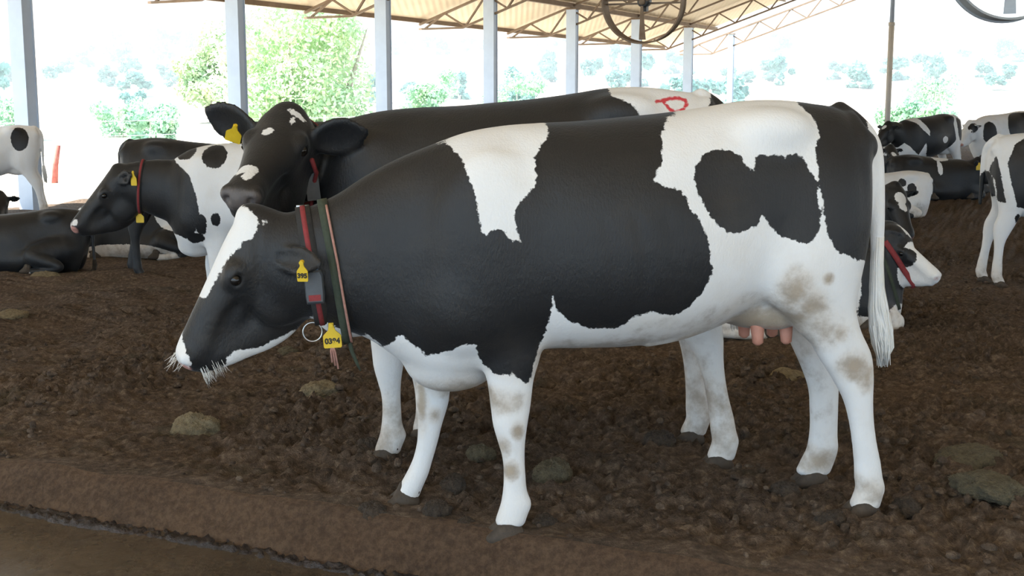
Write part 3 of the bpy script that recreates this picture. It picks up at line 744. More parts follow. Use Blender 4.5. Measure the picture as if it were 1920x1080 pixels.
M_B1 = [(-0.007, 1.311), (-0.029, 1.333), (-0.075, 1.343), (-0.131, 1.338), (-0.158, 1.322), (-0.179, 1.291), (-0.197, 1.264), (-0.204, 1.291), (-0.212, 1.317), (-0.232, 1.326), (-0.254, 1.323), (-0.273, 1.331), (-0.297, 1.319), (-0.317, 1.318), (-0.332, 1.327), (-0.363, 1.325), (-0.389, 1.316), (-0.4, 1.289), (-0.41, 1.262), (-0.427, 1.226), (-0.431, 1.172), (-0.438, 1.127), (-0.432, 1.072), (-0.416, 1.04), (-0.396, 1.024), (-0.364, 1.026), (-0.337, 1.035), (-0.301, 1.046), (-0.27, 1.074), (-0.249, 1.102), (-0.224, 1.123), (-0.216, 1.098), (-0.192, 1.081), (-0.157, 1.071), (-0.116, 1.069), (-0.09, 1.077), (-0.056, 1.095), (-0.032, 1.127), (-0.011, 1.162), (0.009, 1.21), (0.015, 1.259), (0.009, 1.29)]
M_HW = [(1.54, 1.174), (1.485, 1.141), (1.468, 1.126), (1.454, 1.112), (1.468, 1.09), (1.475, 1.06), (1.49, 1.05), (1.518, 1.031), (1.545, 1.005), (1.568, 0.975), (1.59, 0.936), (1.615, 0.894), (1.640, 0.850), (1.70, 0.850), (1.68, 1.039)]
M_NOSE = [(1.80, 0.76), (1.724, 0.735), (1.720, 0.718), (1.724, 0.700), (1.716, 0.676), (1.706, 0.656), (1.696, 0.636), (1.705, 0.579), (1.80, 0.579)]
M_JAW = [(1.277, 0.79), (1.309, 0.747), (1.337, 0.733), (1.359, 0.716), (1.392, 0.7), (1.419, 0.693), (1.45, 0.674), (1.5, 0.664), (1.554, 0.659), (1.581, 0.639), (1.596, 0.575), (1.505, 0.591), (1.339, 0.642), (1.264, 0.715)]
M_DOT = [(1.45, 1.112), (1.432, 1.112), (1.422, 1.105), (1.429, 1.099), (1.446, 1.102)]
def hp(Hp, fr, a, b, c, sc=1.0):
    f, s, d = fr; return np.array(Hp) + sc * (f * a + s * b + d * c)

def blobs(V, L):
    """soft stains: (x, z, rx, rz, side, strength)"""
    o = np.zeros(len(V), np.float32)
    for x, z, rx, rz, sd, k in L:
        g = np.exp(-(((V[:, 0] - x) / rx)**2 + ((V[:, 2] - z) / rz)**2)) * k
        if sd: g = g * (V[:, 1] * sd > 0)
        o = np.maximum(o, g)
    return o

# ---- the front cow's coat, traced on its flank
ops = [('w', 'p', 0, M_W1), ('w', 'p', 0, M_W2), ('b', 'p', 1, M_B1), ('w', 'p', 0, M_HW), ('w', 'p', 0, M_NOSE), ('w', 'p', 0, M_JAW), ('w', 'p', 1, M_DOT),
       ('w', 'e', (-.75, .06, 1.0), (.075, .11, .55))]
hq = (V - np.array(MHP, np.float32)) @ np.stack(MF).T.astype(np.float32)
skin = np.exp(-(((hq[:, 0] - .555) / .026)**2 + ((hq[:, 2] - .05) / .034)**2)) * .95
skin = np.where(hq[:, 0] > .35, skin, 0)
skin = np.maximum(skin, .42 * np.exp(-(((V[:, 0] + .34) / .14)**2 + ((V[:, 2] - .70) / .035)**2)))
dirt = blobs(V, [(-.36, .86, .06, .075, 1, .75), (-.42, .80, .05, .06, 1, .75), (-.47, .90, .02, .02, 1, .8), (-.60, .58, .06, .05, 1, .75), (-.66, .53, .04, .05, 1, .7), (-.54, .70, .03, .04, 1, .5),
                 (.60, .385, .022, .03, 1, .8), (.625, .24, .03, .035, 1, .85), (.655, .32, .028, .04, 1, .8), (.28, .62, .32, .065, 0, 1.0), (-.08, .66, .18, .06, 0, .95), (-.32, .72, .16, .08, 0, .9),
                 (.78, .49, .16, .05, 0, .95), (.90, .42, .022, .12, -1, .9), (.86, .36, .03, .03, -1, .7), (-.62, .14, .05, .04, 0, .6), (-.66, .10, .08, .05, -1, .75), (-.70, .08, .07, .03, 1, .5), (-.55, .6, .09, .12, -1, .45), (-.76, .66, .04, .1, 0, .4), (-.62, .35, .16, .35, -1, .22), (-.30, .72, .2, .1, 0, .95), (-.66, .10, .12, .06, 0, .45), (.6, .3, .12, .3, 1, .10), (-.05, .72, .5, .12, 0, .25)])
paint_pattern(b, V, 'b', ops, skin, dirt)
put_eyes(MR, MHP, MF, .965)
place_hooves(MR, [(.640, .165, -.020, .05), (.975, -.205, -.012, -.05), (-.672, .185, -.004, .1), (-.650, -.228, -.008, -.05)])
te = MB(); tp = []
for i, (x, y) in enumerate(((-.30, .075), (-.41, .07), (-.30, -.07), (-.41, -.07))):
    MB().tube([(x, y, .735), (x, y, .70), (x - .003, y, .662), (x - .004, y, .640), (x - .004, y, .630)], [.030, .026, .022, .020, .008], 12).build('teat', M['teat'], MR, True)
strand_bunch('tail_switch', MR, [(-.745, .085, 1.02), (-.745, .085, .92), (-.750, .085, .83), (-.758, .085, .75), (-.772, .085, .67), (-.785, .085, .60), (-.786, .085, .535)], [.019, .021, .024, .032, .038, .030, .012], 330, M['hair_white'], .014, 3)
rnd = random.Random(5); mb = MB()
for i in range(130):
    a = rnd.uniform(.485, .56); bb = rnd.uniform(-.045, .05); p = hp(MHP, MF, a, bb, .158 - (a - .485) * .55, .965)
    dr = MF[2] * .5 + MF[0] * rnd.uniform(-.25, .35) + MF[1] * rnd.uniform(-.4, .4) + np.array([0, 0, -.9]); dr /= np.linalg.norm(dr); L = rnd.uniform(.025, .06)
    mb.tube([p - dr * .02, p + dr * L * .5, p + dr * L + np.array([rnd.uniform(-.008, .008), 0, 0])], [.0009, .0007, .0003], 3)
mb.build('chin_whiskers', M['hair_white'], MR, True)
mb = MB()
for i in range(26):
    p = hp(MHP, MF, rnd.uniform(.52, .555), rnd.uniform(-.05, .06), rnd.uniform(.0, .05), .975); dr = MF[0] + MF[1] * rnd.uniform(-.5, .8) - MF[2] * rnd.uniform(.0, .6); dr /= np.linalg.norm(dr)
    mb.tube([p - dr * .01, p + dr * rnd.uniform(.02, .045)], [.001, .0004], 3)
mb.build('nose_whiskers', M['hair_white'], MR, True)
bv = tree_bvh(V, Q)
ring, nr = collar_ring(bv, (1.285, 0, .95), (.99, 0, -.145), (0, 0, 1), off=.004)
c1 = strap('collar', ring, nr, .050, .005, M['black_strap'], MR)
strap('red_band', ring, nr, .017, .003, M['red_strap'], c1, .005)
top = ring[2]
MB().box(tuple(top + Vector((0, .012, .008))), (.022, .014, .004)).build('buckle', M['steel'], c1)
ring2, nr2 = collar_ring(bv, (1.212, 0, .965), (.985, 0, -.17), (0, 0, 1), off=.004)
ring2 = [p + Vector((0, 0, -.035 * max(0, -math.cos(2 * math.pi * i / 72)))) for i, p in enumerate(ring2)]
c2 = strap('green_collar', ring2, nr2, .034, .006, M['green_strap'], MR)
c2['label'] = 'olive green webbing strap'
near = [p for p in ring2 if p.y > .02]; near.sort(key=lambda p: -p.z)
cord = [p + Vector((-.012, .012, 0)) for p in near[1:-1]]
MB().tube(cord, .0045, 6, cap=True).build('twine', M['pink_cord'], c2, True)
e = near[-1]
MB().tube([e + Vector((0, .01, .02)), e + Vector((-.012, .02, -.03)), e + Vector((-.028, .02, -.07)), e + Vector((-.04, .015, -.10))], [.009, .007, .006, .003], 6).build('strap_end', M['green_strap'], c2, True)
bp_ = min((p for p in ring if p.y > 0), key=lambda p: abs(p.z - .895))
ub = Vector((.06, -.10, 1)).normalized(); yb = Vector((.1, 1, .1)); yb = (yb - ub * yb.dot(ub)).normalized(); xb = yb.cross(ub)
bx = MB(); prof = [(-.028, -.056), (.028, -.056), (.031, -.03), (.031, .04), (.024, .056), (-.024, .056), (-.031, .04), (-.031, -.03)]
cc = bp_ + yb * .022
Vb = [cc + xb * a * sc_ + ub * z * sc_ + yb * t for t, sc_ in ((-.022, 1.0), (.012, 1.0), (.020, .88)) for a, z in prof]; n_ = len(prof)
Fb = [tuple(range(n_ - 1, -1, -1)), tuple(range(2 * n_, 3 * n_))] + [(k * n_ + i, k * n_ + (i + 1) % n_, (k + 1) * n_ + (i + 1) % n_, (k + 1) * n_ + i) for k in (0, 1) for i in range(n_)]
sb = mesh_obj('sensor_box', Vb, Fb, M['box_grey'], MR, smooth=False); sb['label'] = 'grey plastic sensor box on the red collar'
MB().box(tuple(cc + ub * .054), (.016, .012, .010), (xb, yb, ub)).build('blue_cap', M['blue_cap'], sb)
MB().box(tuple(cc - ub * .036 + yb * .018), (.020, .004, .010), (xb, yb, ub)).build('red_window', M['red_strap'], sb)
lowp = min(ring, key=lambda p: p.z)
MB().tube([lowp + Vector((.035 + .033 * math.cos(a), .03, -.026 + .033 * math.sin(a))) for a in [i * math.pi / 14 for i in range(28)]], .0028, 8, closed=True).build('steel_ring', M['steel'], MR, True)
MB().tube([lowp + Vector((-.03 + .013 * math.cos(a), .055, .004 + .016 * math.sin(a))) for a in [i * math.pi / 8 for i in range(16)]], .003, 8, closed=True).build('tag_link', M['steel'], MR, True)
tp_ = lowp + Vector((-.028, .075, .012))
tag_plate('neck_tag', MR, tp_, (-1, .1, .06), (-.04, .05, 1), .062, .088, '0384', .026)
mb = MB()
for k in (-1, 0, 1): mb.tube([tp_ + Vector((-.006 * k, -.006, -.05)), tp_ + Vector((-.005 + .007 * k, -.004, -.10)), tp_ + Vector((-.012 + .010 * k, 0, -.15 + .012 * k))], .0035, 5)
mb.build('twine_end', M['pink_cord'], MR, True)
mb = MB(); mb.tube([tp_ + Vector((-.02, -.01, .0)), tp_ + Vector((-.04, -.005, .06)), tp_ + Vector((-.05, -.01, .13))], .004, 6); mb.build('twine_loop', M['pink_cord'], MR, True)
tag_plate('ear_tag', MR, (1.318, .225, .992), (-1, .25, 0), (.0, .15, 1), .036, .072, '395', .022)

# ------------------------------------------------------------------ every other animal
EARS = ((.19, -.03, .04), (.19, -.03, .04))
def make_cow(pos, heading, sc, label, poll, f, base, ops, res=.018, lying=False, neck=None, roll=0.0, ears=EARS, ear_face=None, legdx=(0, 0, 0, 0), hsc=1.0, dsc=1.05,
             udder=True, material='hide', dirt=None, skin=None, tail_white=True, fine=None, earw=1.0, paint=None, head_ops=(), hind_near=1, tail=True, ymax=.72, eyef=.205, ear_at=(.055, .085)):
    z0 = pos[2] if len(pos) > 2 else gzf(pos[0], pos[1])
    root = world_root('cow', (pos[0], pos[1], z0), heading, sc, label)
    dz = -.72 if lying else 0.0; fine = (res < .016) if fine is None else fine
    Hp = np.array(poll, float); fr = head_frame(f, roll); ff, ss, dd = fr
    vx = Vox((-.98, -.72, -.05), (2.0, ymax, 1.75), res)
    add_trunk(vx, lying=lying, udder=udder, fine=fine, dz=dz)
    hb = Hp + hsc * (ff * .06 + dd * .13); sh = np.array([.74, 0, .98 + dz]); 
    if neck is None:
        md = sh * .45 + hb * .55 + np.array([0, 0, .03]); mid = [(md, (.215, .15))]
    else: mid = neck
    vx.tube([sh] + [m[0] for m in mid] + [hb], [(.30, .19)] + [m[1] for m in mid] + [(.145 * hsc, .115 * hsc)], .05, up=(0, 0, 1))
    add_head(vx, Hp, fr, ears=ears, ear_face=ff + np.array([0, 0, .2]) if ear_face is None else ear_face, sc=hsc, dsc=dsc, fine=fine, earw=earw, eyef=eyef, ear_at=ear_at)
    feet = []
    if not lying:
        for st, sg, dx in ((FORE, 1, legdx[0]), (FORE, -1, legdx[1]), (HIND, 1, legdx[2]), (HIND, -1, legdx[3])):
            L = shift_leg(st, dx, 0, sg); vx.loft(2, L, .03, cap=.028); q = L[-1]; feet.append(((q[1] + q[2]) / 2 + .02, q[3], -.012, 0))
        add_tail(vx, dz)
    else:
        for sg in (1, -1):
            if sg == hind_near:
                vx.tube([(-.42, .20 * sg, .28), (-.12, .38 * sg, .22), (-.42, .47 * sg, .10), (-.20, .47 * sg, .05), (-.08, .46 * sg, .045)], [.19, .13, .06, .042, .045], .05); feet.append((-.02, .46 * sg, .035, 0))
            vx.tube([(.70, .20 * sg, .20), (.93, .22 * sg, .09), (.84, .26 * sg, .05), (.74, .27 * sg, .045)], [.11, .066, .045, .042], .04); feet.append((.70, .27 * sg, .03, 3.14))
        vx.ell((.05, 0, .16), (.62, .40, .22), .08)
        if tail: add_tail(vx, dz, lying=True)
        vx.floor(-.035, .02)
    V, Q = vx.surface()
    bd = mesh_obj('body', V, Q, M[material], root)
    hops = [(o[0], 'e', hp(Hp, fr, *o[1], hsc), o[2]) for o in head_ops]
    hq = (V - Hp.astype(np.float32)) @ np.stack(fr).T.astype(np.float32) / hsc
    sk = np.exp(-(((hq[:, 0] - .55) / .03)**2 + ((hq[:, 2] - .05) / .045)**2)) * (hq[:, 0] > .3) * (skin or 0)
    dt = blobs(V, dirt) if dirt else np.maximum(0, .45 * np.exp(-(V[:, 2] / .25)**2)).astype(np.float32)
    pn = None
    if paint is not None: pn = np.where((V[:, 1] > -.02) & (V[:, 2] > 1.2), paint[1] - line_d(V[:, [0, 2]], paint[0]), -1)
    paint_pattern(bd, V, base, list(ops) + hops, sk, dt, pn)
    put_eyes(root, Hp, fr, hsc, eyef)
    place_hooves(root, feet)
    if tail:
        hm = M['hair_white'] if tail_white else M['hair_dark']
        if lying: strand_bunch('tail_switch', root, [(-.78, .12, .14), (-.79, .16, .07), (-.80, .26, .03), (-.78, .36, .02)], [.02, .03, .03, .01], 60, hm, .01, 4)
        else: strand_bunch('tail_switch', root, [(-.748, .085, .84), (-.755, .085, .74), (-.770, .085, .64), (-.775, .085, .54)], [.022, .034, .036, .012], 70, hm, .014, 4)
    return root, V, Q, Hp, fr

# cow close behind, looking round at the camera
f2 = (.10, .877, -.47)
r2, V2, Q2, H2, F2 = make_cow((.145, 5.235, -.02), (-1, .05), 1.05, 'black cow behind the front cow, head turned to the camera, red mark on rump',
    (.99, .285, 1.435), f2, 'b',
    [('w', 'p', 0, [(-.20, 1.62), (-.255, 1.475), (-.30, 1.458), (-.336, 1.44), (-.36, 1.405), (-.36, 1.25), (-.30, .95), (-.1, .72), (.1, .5), (.1, -.1), (-1, -.1), (-1, 1.62)]),
     ('b', 'p', 0, [(-.61, 1.40), (-.645, 1.455), (-.665, 1.50), (-.70, 1.6), (-.9, 1.6), (-.85, 1.2), (-.68, 1.15)]),
     ('w', 'p', 0, [(.3, -.1), (.3, .62), (.75, .58), (1.3, .62), (1.3, -.1)])],
    res=.0105, fine=True, ymax=1.05, eyef=.168, ear_at=(.06, .11), roll=.10, neck=[((.92, .03, 1.14), (.235, .17)), ((.995, .13, 1.22), (.165, .145))], ears=((.215, -.045, -.045), (.215, -.045, -.075)), ear_face=f2, hsc=1.06, dsc=1.0, earw=1.3,
    legdx=(.02, -.10, -.02, .06), head_ops=[('w', (.185, -.012, 0.0), (.022, .026, .03)), ('w', (.035, .065, .012), (.045, .016, .03)), ('w', (.085, .05, 0.0), (.010, .022, .02)), ('w', (.44, -.015, .0), (.05, .030, .03)), ('w', (.475, .01, .0), (.022, .045, .02)), ('w', (.545, -.06, .06), (.01, .01, .02)), ('w', (.50, .02, .165), (.02, .03, .02))], material='hide_slate', skin=1.0,
    paint=([(-.430, 1.452), (-.459, 1.459), (-.481, 1.464), (-.52, 1.466), (-.545, 1.458), (-.549, 1.441), (-.527, 1.421), (-.501, 1.413), (-.482, 1.422), (-.469, 1.437), (-.457, 1.456)], .0075), dirt=[(-.6, .2, .2, .25, 0, .6), (.6, .1, .5, .2, 0, .5)])
bv2 = tree_bvh(V2, Q2)
f, s, d = F2
cn = hp(H2, F2, .12, 0, .16); nn2 = Vector(-f * .25 - np.array([0, 0, 0])) + Vector((.0, .75, .05)); axis2 = Vector((.2, .62, .45))
ring, nr = collar_ring(bv2, tuple(np.array([1.0, .15, 1.27])), (.12, .95, .25), (0, 0, 1), off=.004, rmax=.34)
c1 = strap('collar', ring, nr, .045, .005, M['black_strap'], r2); strap('red_band', ring, nr, .022, .003, M['red_strap'], c1, .005)
# sensor box hanging at the jaw
def near_pix(Hpx): return Hpx
q0 = np.array([.905, .250, 1.123])
mb = MB(); mb.box((0, 0, 0), (.026, .020, .052)); sb = mb.build('sensor_box', M['box_grey'], r2); sb.location = q0; sb.rotation_euler = (.1, .08, .35)
MB().box((0, 0, .056), (.014, .012, .008)).build('blue_cap', M['blue_cap'], sb)
mb = MB(); mb.tube([np.array([.882, .352, 1.235]), np.array([.878, .290, 1.18]), q0 + np.array([0, -.012, 0]), np.array([.915, .222, 1.06]), np.array([.927, .212, 1.02])], .009, 6); mb.build('box_strap', M['red_strap'], r2, True)
e2 = hp(H2, F2, .075, -.165, .088, .97)
eb = hp(H2, F2, .05, -.185, .055, .97)
tag_plate('ear_tag', r2, eb + f * .034, -s * .7 - d * .2, s * .0 - d * .55 + s * .6, .062, .080, '2520', .026)
# ------------------------------------------------------------------ left side animals
BK = [('w', 'p', 0, [(.2, -.1), (.2, .0), (.3, .0), (.3, -.1)])]
make_cow((-1.76, 9.85), (-.995, -.10), .96, 'black headed cow at the left looking left, white shoulders with black spots, yellow ear tag', (1.46, .0, 1.235), (.60, .12, -.79), 'b',
    [('w', 'p', 0, [(1.02, 1.7), (1.0, 1.36), (.93, 1.28), (.80, 1.18), (.74, 1.0), (.72, .82), (.78, .72), (.86, .66), (.98, .70), (1.06, .72), (1.12, .60), (1.1, .4), (.9, -.1), (-.9, -.1), (-.9, 1.7)]),
     ('b', 'e', (.86, .1, 1.37), (.10, .30, .07)), ('b', 'e', (.60, .2, 1.33), (.10, .25, .10)), ('b', 'e', (.72, .25, .79), (.05, .12, .09)), ('b', 'e', (.60, .25, .83), (.04, .12, .06)), ('b', 'e', (.78, .24, .66), (.08, .10, .05)),
     ('b', 'e', (-.1, .3, 1.0), (.4, .3, .3)), ('b', 'e', (.62, .18, .22), (.05, .08, .06))],
    res=.0165, skin=.9, fine=True, neck=[((1.12, 0, 1.07), (.23, .14))], ears=((.14, -.10, .05), (.16, -.06, -.03)), ear_face=(-.2, 1, .2), legdx=(.0, .16, 0, .1), hsc=1.08,
    head_ops=[('w', (.5, .05, .02), (.03, .03, .03)), ('w', (.54, 0, .02), (.04, .05, .03)), ('w', (.0, -.05, .03), (.05, .03, .05))])
left_cow = bpy.data.objects['cow.002']
lb = [o for o in left_cow.children if o.name.startswith('body')][0]
lv = np.zeros(len(lb.data.vertices) * 3, np.float32); lb.data.vertices.foreach_get('co', lv); lv = lv.reshape(-1, 3)
lbv = BVHTree.FromPolygons([Vector(v) for v in lv.tolist()], [tuple(p.vertices) for p in lb.data.polygons])
ring, nr = collar_ring(lbv, (1.23, 0, 1.07), (.96, 0, .10), (0, 0, 1), off=.005, rmax=.4)
c = strap('collar', ring, nr, .036, .006, M['black_strap'], left_cow); strap('red_band', ring, nr, .018, .004, M['red_strap'], c, .006)
lp = min(ring, key=lambda p: p.z)
tag_plate('neck_tag', left_cow, lp + Vector((.0, .05, .03)), (-1, .1, 0), (.25, 0, 1), .065, .10)
tag_plate('ear_tag', left_cow, (1.255, .20, 1.215), (-1, .3, 0), (0, .1, 1), .05, .12)
make_cow((-3.35, 12.75), (1, .05), .95, 'black cow standing behind the spotted cow at the left, only its back and legs showing', (1.35, -.1, 1.30), (.75, .1, -.65), 'b', [], res=.022, tail_white=False, legdx=(0, .1, 0, .18))
make_cow((-4.35, 15.0), (-1, -.12), 1.0, 'black and white cow lying behind the red collared cow at the left', (1.10, .12, .50), (.55, .35, -.72), 'b',
    [('w', 'e', (.93, .2, .42), (.13, .3, .24)), ('w', 'e', (.3, .3, .05), (.7, .5, .15)), ('w', 'e', (-.3, .2, .6), (.3, .4, .3))], res=.02, lying=True, head_ops=[('w', (.48, .0, .0), (.06, .03, .03))], ears=((.16, -.06, .02), (.16, -.06, .02)))
make_cow((-5.22, 13.25), (-.99, -.14), .86, 'black cow lying at the left edge with its rump to the right, white hoof tips', (1.35, -.1, .72), (.8, 0, -.6), 'b', [('w', 'e', (-.04, .46, .03), (.07, .07, .05))], res=.018, lying=True, tail_white=False)
make_cow((-9.05, 21.6), (-.97, -.25), 1.06, 'white cow with a black hip patch standing at the left edge before the first post', (1.3, 0, 1.3), (.8, 0, -.6), 'w',
    [('b', 'e', (-.42, .22, 1.28), (.14, .2, .2)), ('b', 'e', (.5, .2, 1.1), (.3, .4, .4))], res=.024)
make_cow((-8.02, 17.2), (.95, -.30), .95, 'dark cow lying at the left edge, only its tagged head showing above the black cow', (1.14, -.1, .78), (.40, -.62, -.68), 'b', [('w', 'e', (1.4, .1, .5), (.05, .04, .06))], res=.022, lying=True)
lc = bpy.data.objects['cow.007']
tag_plate('ear_tag', lc, (1.22, -.26, .70), (1, .2, 0), (0, 0, 1), .06, .07)

# ------------------------------------------------------------------ right side animals
rF, VF, QF, HF, FF = make_cow((1.84, 8.95), (1, .02), 1.0, 'black and white cow lying behind the front cow, red collar, white muzzle pointing right', (.95, -.04, .74), (.60, -.50, -.62), 'b',
    [('w', 'e', (.10, -.45, .05), (.75, .35, .16)), ('w', 'e', (.62, -.25, .38), (.03, .25, .20)), ('w', 'e', (1.0, -.3, .15), (.14, .3, .07)), ('w', 'e', (.80, -.25, .05), (.35, .2, .10))],
    res=.013, lying=True, hind_near=-1, neck=[((.92, 0, .62), (.20, .15))], ears=((.15, -.10, .03), (.10, -.09, .10)), ear_face=(.1, -1, .1), hsc=.86, skin=.5,
    head_ops=[('w', (.42, 0, .06), (.20, .2, .24)), ('w', (.18, 0, .30), (.22, .12, .10)), ('w', (.03, 0, .0), (.30, .035, .05)), ('b', (.235, -.10, .10), (.11, .06, .075))])
bvF = tree_bvh(VF, QF)
ring, nr = collar_ring(bvF, (.90, -.01, .60), (.80, .0, .55), (0, 0, 1), off=.004, rmax=.4)
c = strap('collar', ring, nr, .040, .006, M['red_strap'], rF)
ring, nr = collar_ring(bvF, (.83, 0, .53), (.86, .0, .35), (0, 0, 1), off=.004, rmax=.42)
c = strap('green_collar', ring, nr, .034, .006, M['green_strap'], rF)
make_cow((3.63, 14.3), (.62, -.78), 1.0, 'dark cow lying by the white tail, facing the camera with a white forehead triangle', (1.02, -.05, .90), (.50, -.25, -.82), 'b', [], res=.016, lying=True, hsc=1.15, skin=.5,
    head_ops=[('w', (.15, 0, .0), (.085, .062, .07)), ('w', (.24, 0, 0), (.085, .040, .06)), ('w', (.52, 0, .08), (.05, .05, .06))])
make_cow((5.95, 19.4), (-1, .10), .92, 'white cow with small black spots lying beyond the white tail', (1.2, .2, .75), (.8, .1, -.6), 'w',
    [('b', 'e', (-.17, .3, .60), (.07, .2, .07)), ('b', 'e', (-.33, .3, .50), (.08, .2, .09)), ('b', 'e', (.45, .3, .66), (.06, .2, .05)), ('b', 'e', (-.72, .12, .30), (.06, .2, .10)), ('b', 'e', (-.2, .45, .05), (.14, .2, .07)), ('b', 'e', (.55, .3, .5), (.12, .2, .2)), ('b', 'e', (.28, .3, .66), (.03, .1, .03))], res=.02, lying=True, tail=False)
make_cow((7.75, 23.0), (1, .06), 1.05, 'black cow lying at the right with a yellow ear tag beside the standing white cow', (.90, -.14, .74), (.66, -.50, -.56), 'b',
    [('w', 'e', (.12, -.30, .58), (.045, .2, .14)), ('w', 'e', (.2, -.15, .73), (.16, .3, .05)), ('w', 'e', (-.4, 0, .9), (.3, .12, .05))], res=.02, lying=True, hind_near=-1, ears=((.16, -.06, .02), (.18, -.05, .0)))
lc = bpy.data.objects['cow.%03d' % 11]
tag_plate('ear_tag', lc, (.79, -.36, .66), (1, .2, 0), (0, 0, 1), .11, .13)
make_cow((5.27, 11.75), (.97, -.22), .97, 'white cow with black patches standing at the right edge, rump and hind legs showing', (1.3, 0, 1.3), (.8, 0, -.6), 'w',
    [('b', 'p', -1, [(-.30, 1.55), (-.50, 1.40), (-.57, 1.22), (-.52, 1.02), (-.46, .80), (-.30, .76), (-.18, .85), (-.10, 1.05), (0, 1.2), (.1, 1.55)]), ('b', 'p', -1, [(-.66, 1.30), (-.62, 1.12), (-.56, .84), (-.63, .85), (-.66, 1.05), (-.71, 1.15)]),
     ('b', 'e', (-.70, 0, .93), (.10, .20, .22)), ('b', 'e', (-.44, -.25, .68), (.03, .1, .05)), ('w', 'e', (-.22, -.3, 1.36), (.10, .3, .07)), ('b', 'e', (.5, -.2, 1.0), (.35, .4, .4))],
    res=.016, legdx=(0, .1, .02, .13), tail=False)
make_cow((8.75, 25.8), (-.86, -.50), 1.03, 'far black cow with a white saddle band standing in the back row at the right', (1.33, .06, 1.36), (.72, .12, -.68), 'b',
    [('w', 'p', 0, [(.95, 1.6), (.55, 1.6), (.50, 1.35), (.40, 1.18), (.42, 1.08), (.56, 1.20), (.66, 1.3), (.80, 1.42)]), ('w', 'p', 0, [(.5, .95), (.40, .72), (.2, .62), (1.3, -.1), (1.15, .72), (.95, .95), (.80, .80), (.62, .70)]), ('w', 'p', 0, [(-.42, 1.7), (-.36, 1.3), (-.40, 1.0), (-.2, .75), (.1, .55), (.1, -.1), (-1, -.1), (-1, 1.7)]), ('b', 'e', (-.55, .2, 1.2), (.10, .2, .25)), ('w', 'e', (-.05, .35, 1.0), (.10, .2, .07))],
    res=.024, head_ops=[('w', (.15, 0, 0), (.25, .04, .04))], skin=.5)
make_cow((11.25, 28.0), (-.90, -.43), 1.06, 'far white and black cow standing behind the saddle-banded cow at the right', (1.25, .08, 1.30), (.55, .15, -.82), 'w',
    [('b', 'e', (-.1, .25, 1.15), (.48, .4, .36)), ('b', 'e', (-.6, .2, 1.3), (.2, .3, .3)), ('b', 'e', (.80, .2, 1.05), (.14, .3, .24)), ('b', 'e', (.38, .35, .85), (.06, .15, .08))], res=.026, head_ops=[('b', (.1, .09, .1), (.14, .05, .1))], skin=.9)
make_cow((6.75, 24.6), (.55, -.83), 1.0, 'dark cow with a white blaze lying by the slim pole, half hidden by the tail', (1.05, -.05, .98), (.62, -.32, -.70), 'b', [('w', 'e', (.6, .2, .85), (.25, .3, .1))], res=.024, lying=True, head_ops=[('w', (.25, 0, 0), (.3, .035, .05)), ('w', (.5, 0, .05), (.06, .06, .06))], skin=.8)
make_cow((8.55, 24.5), (1, .03), .92, 'greyish brown cow lying between the back row and the black cow at the right', (1.0, 0, .85), (.62, .1, -.75), 'b', [('w', 'e', (.1, .1, .6), (.5, .2, .3))], res=.026, lying=True, material='hide_grey')

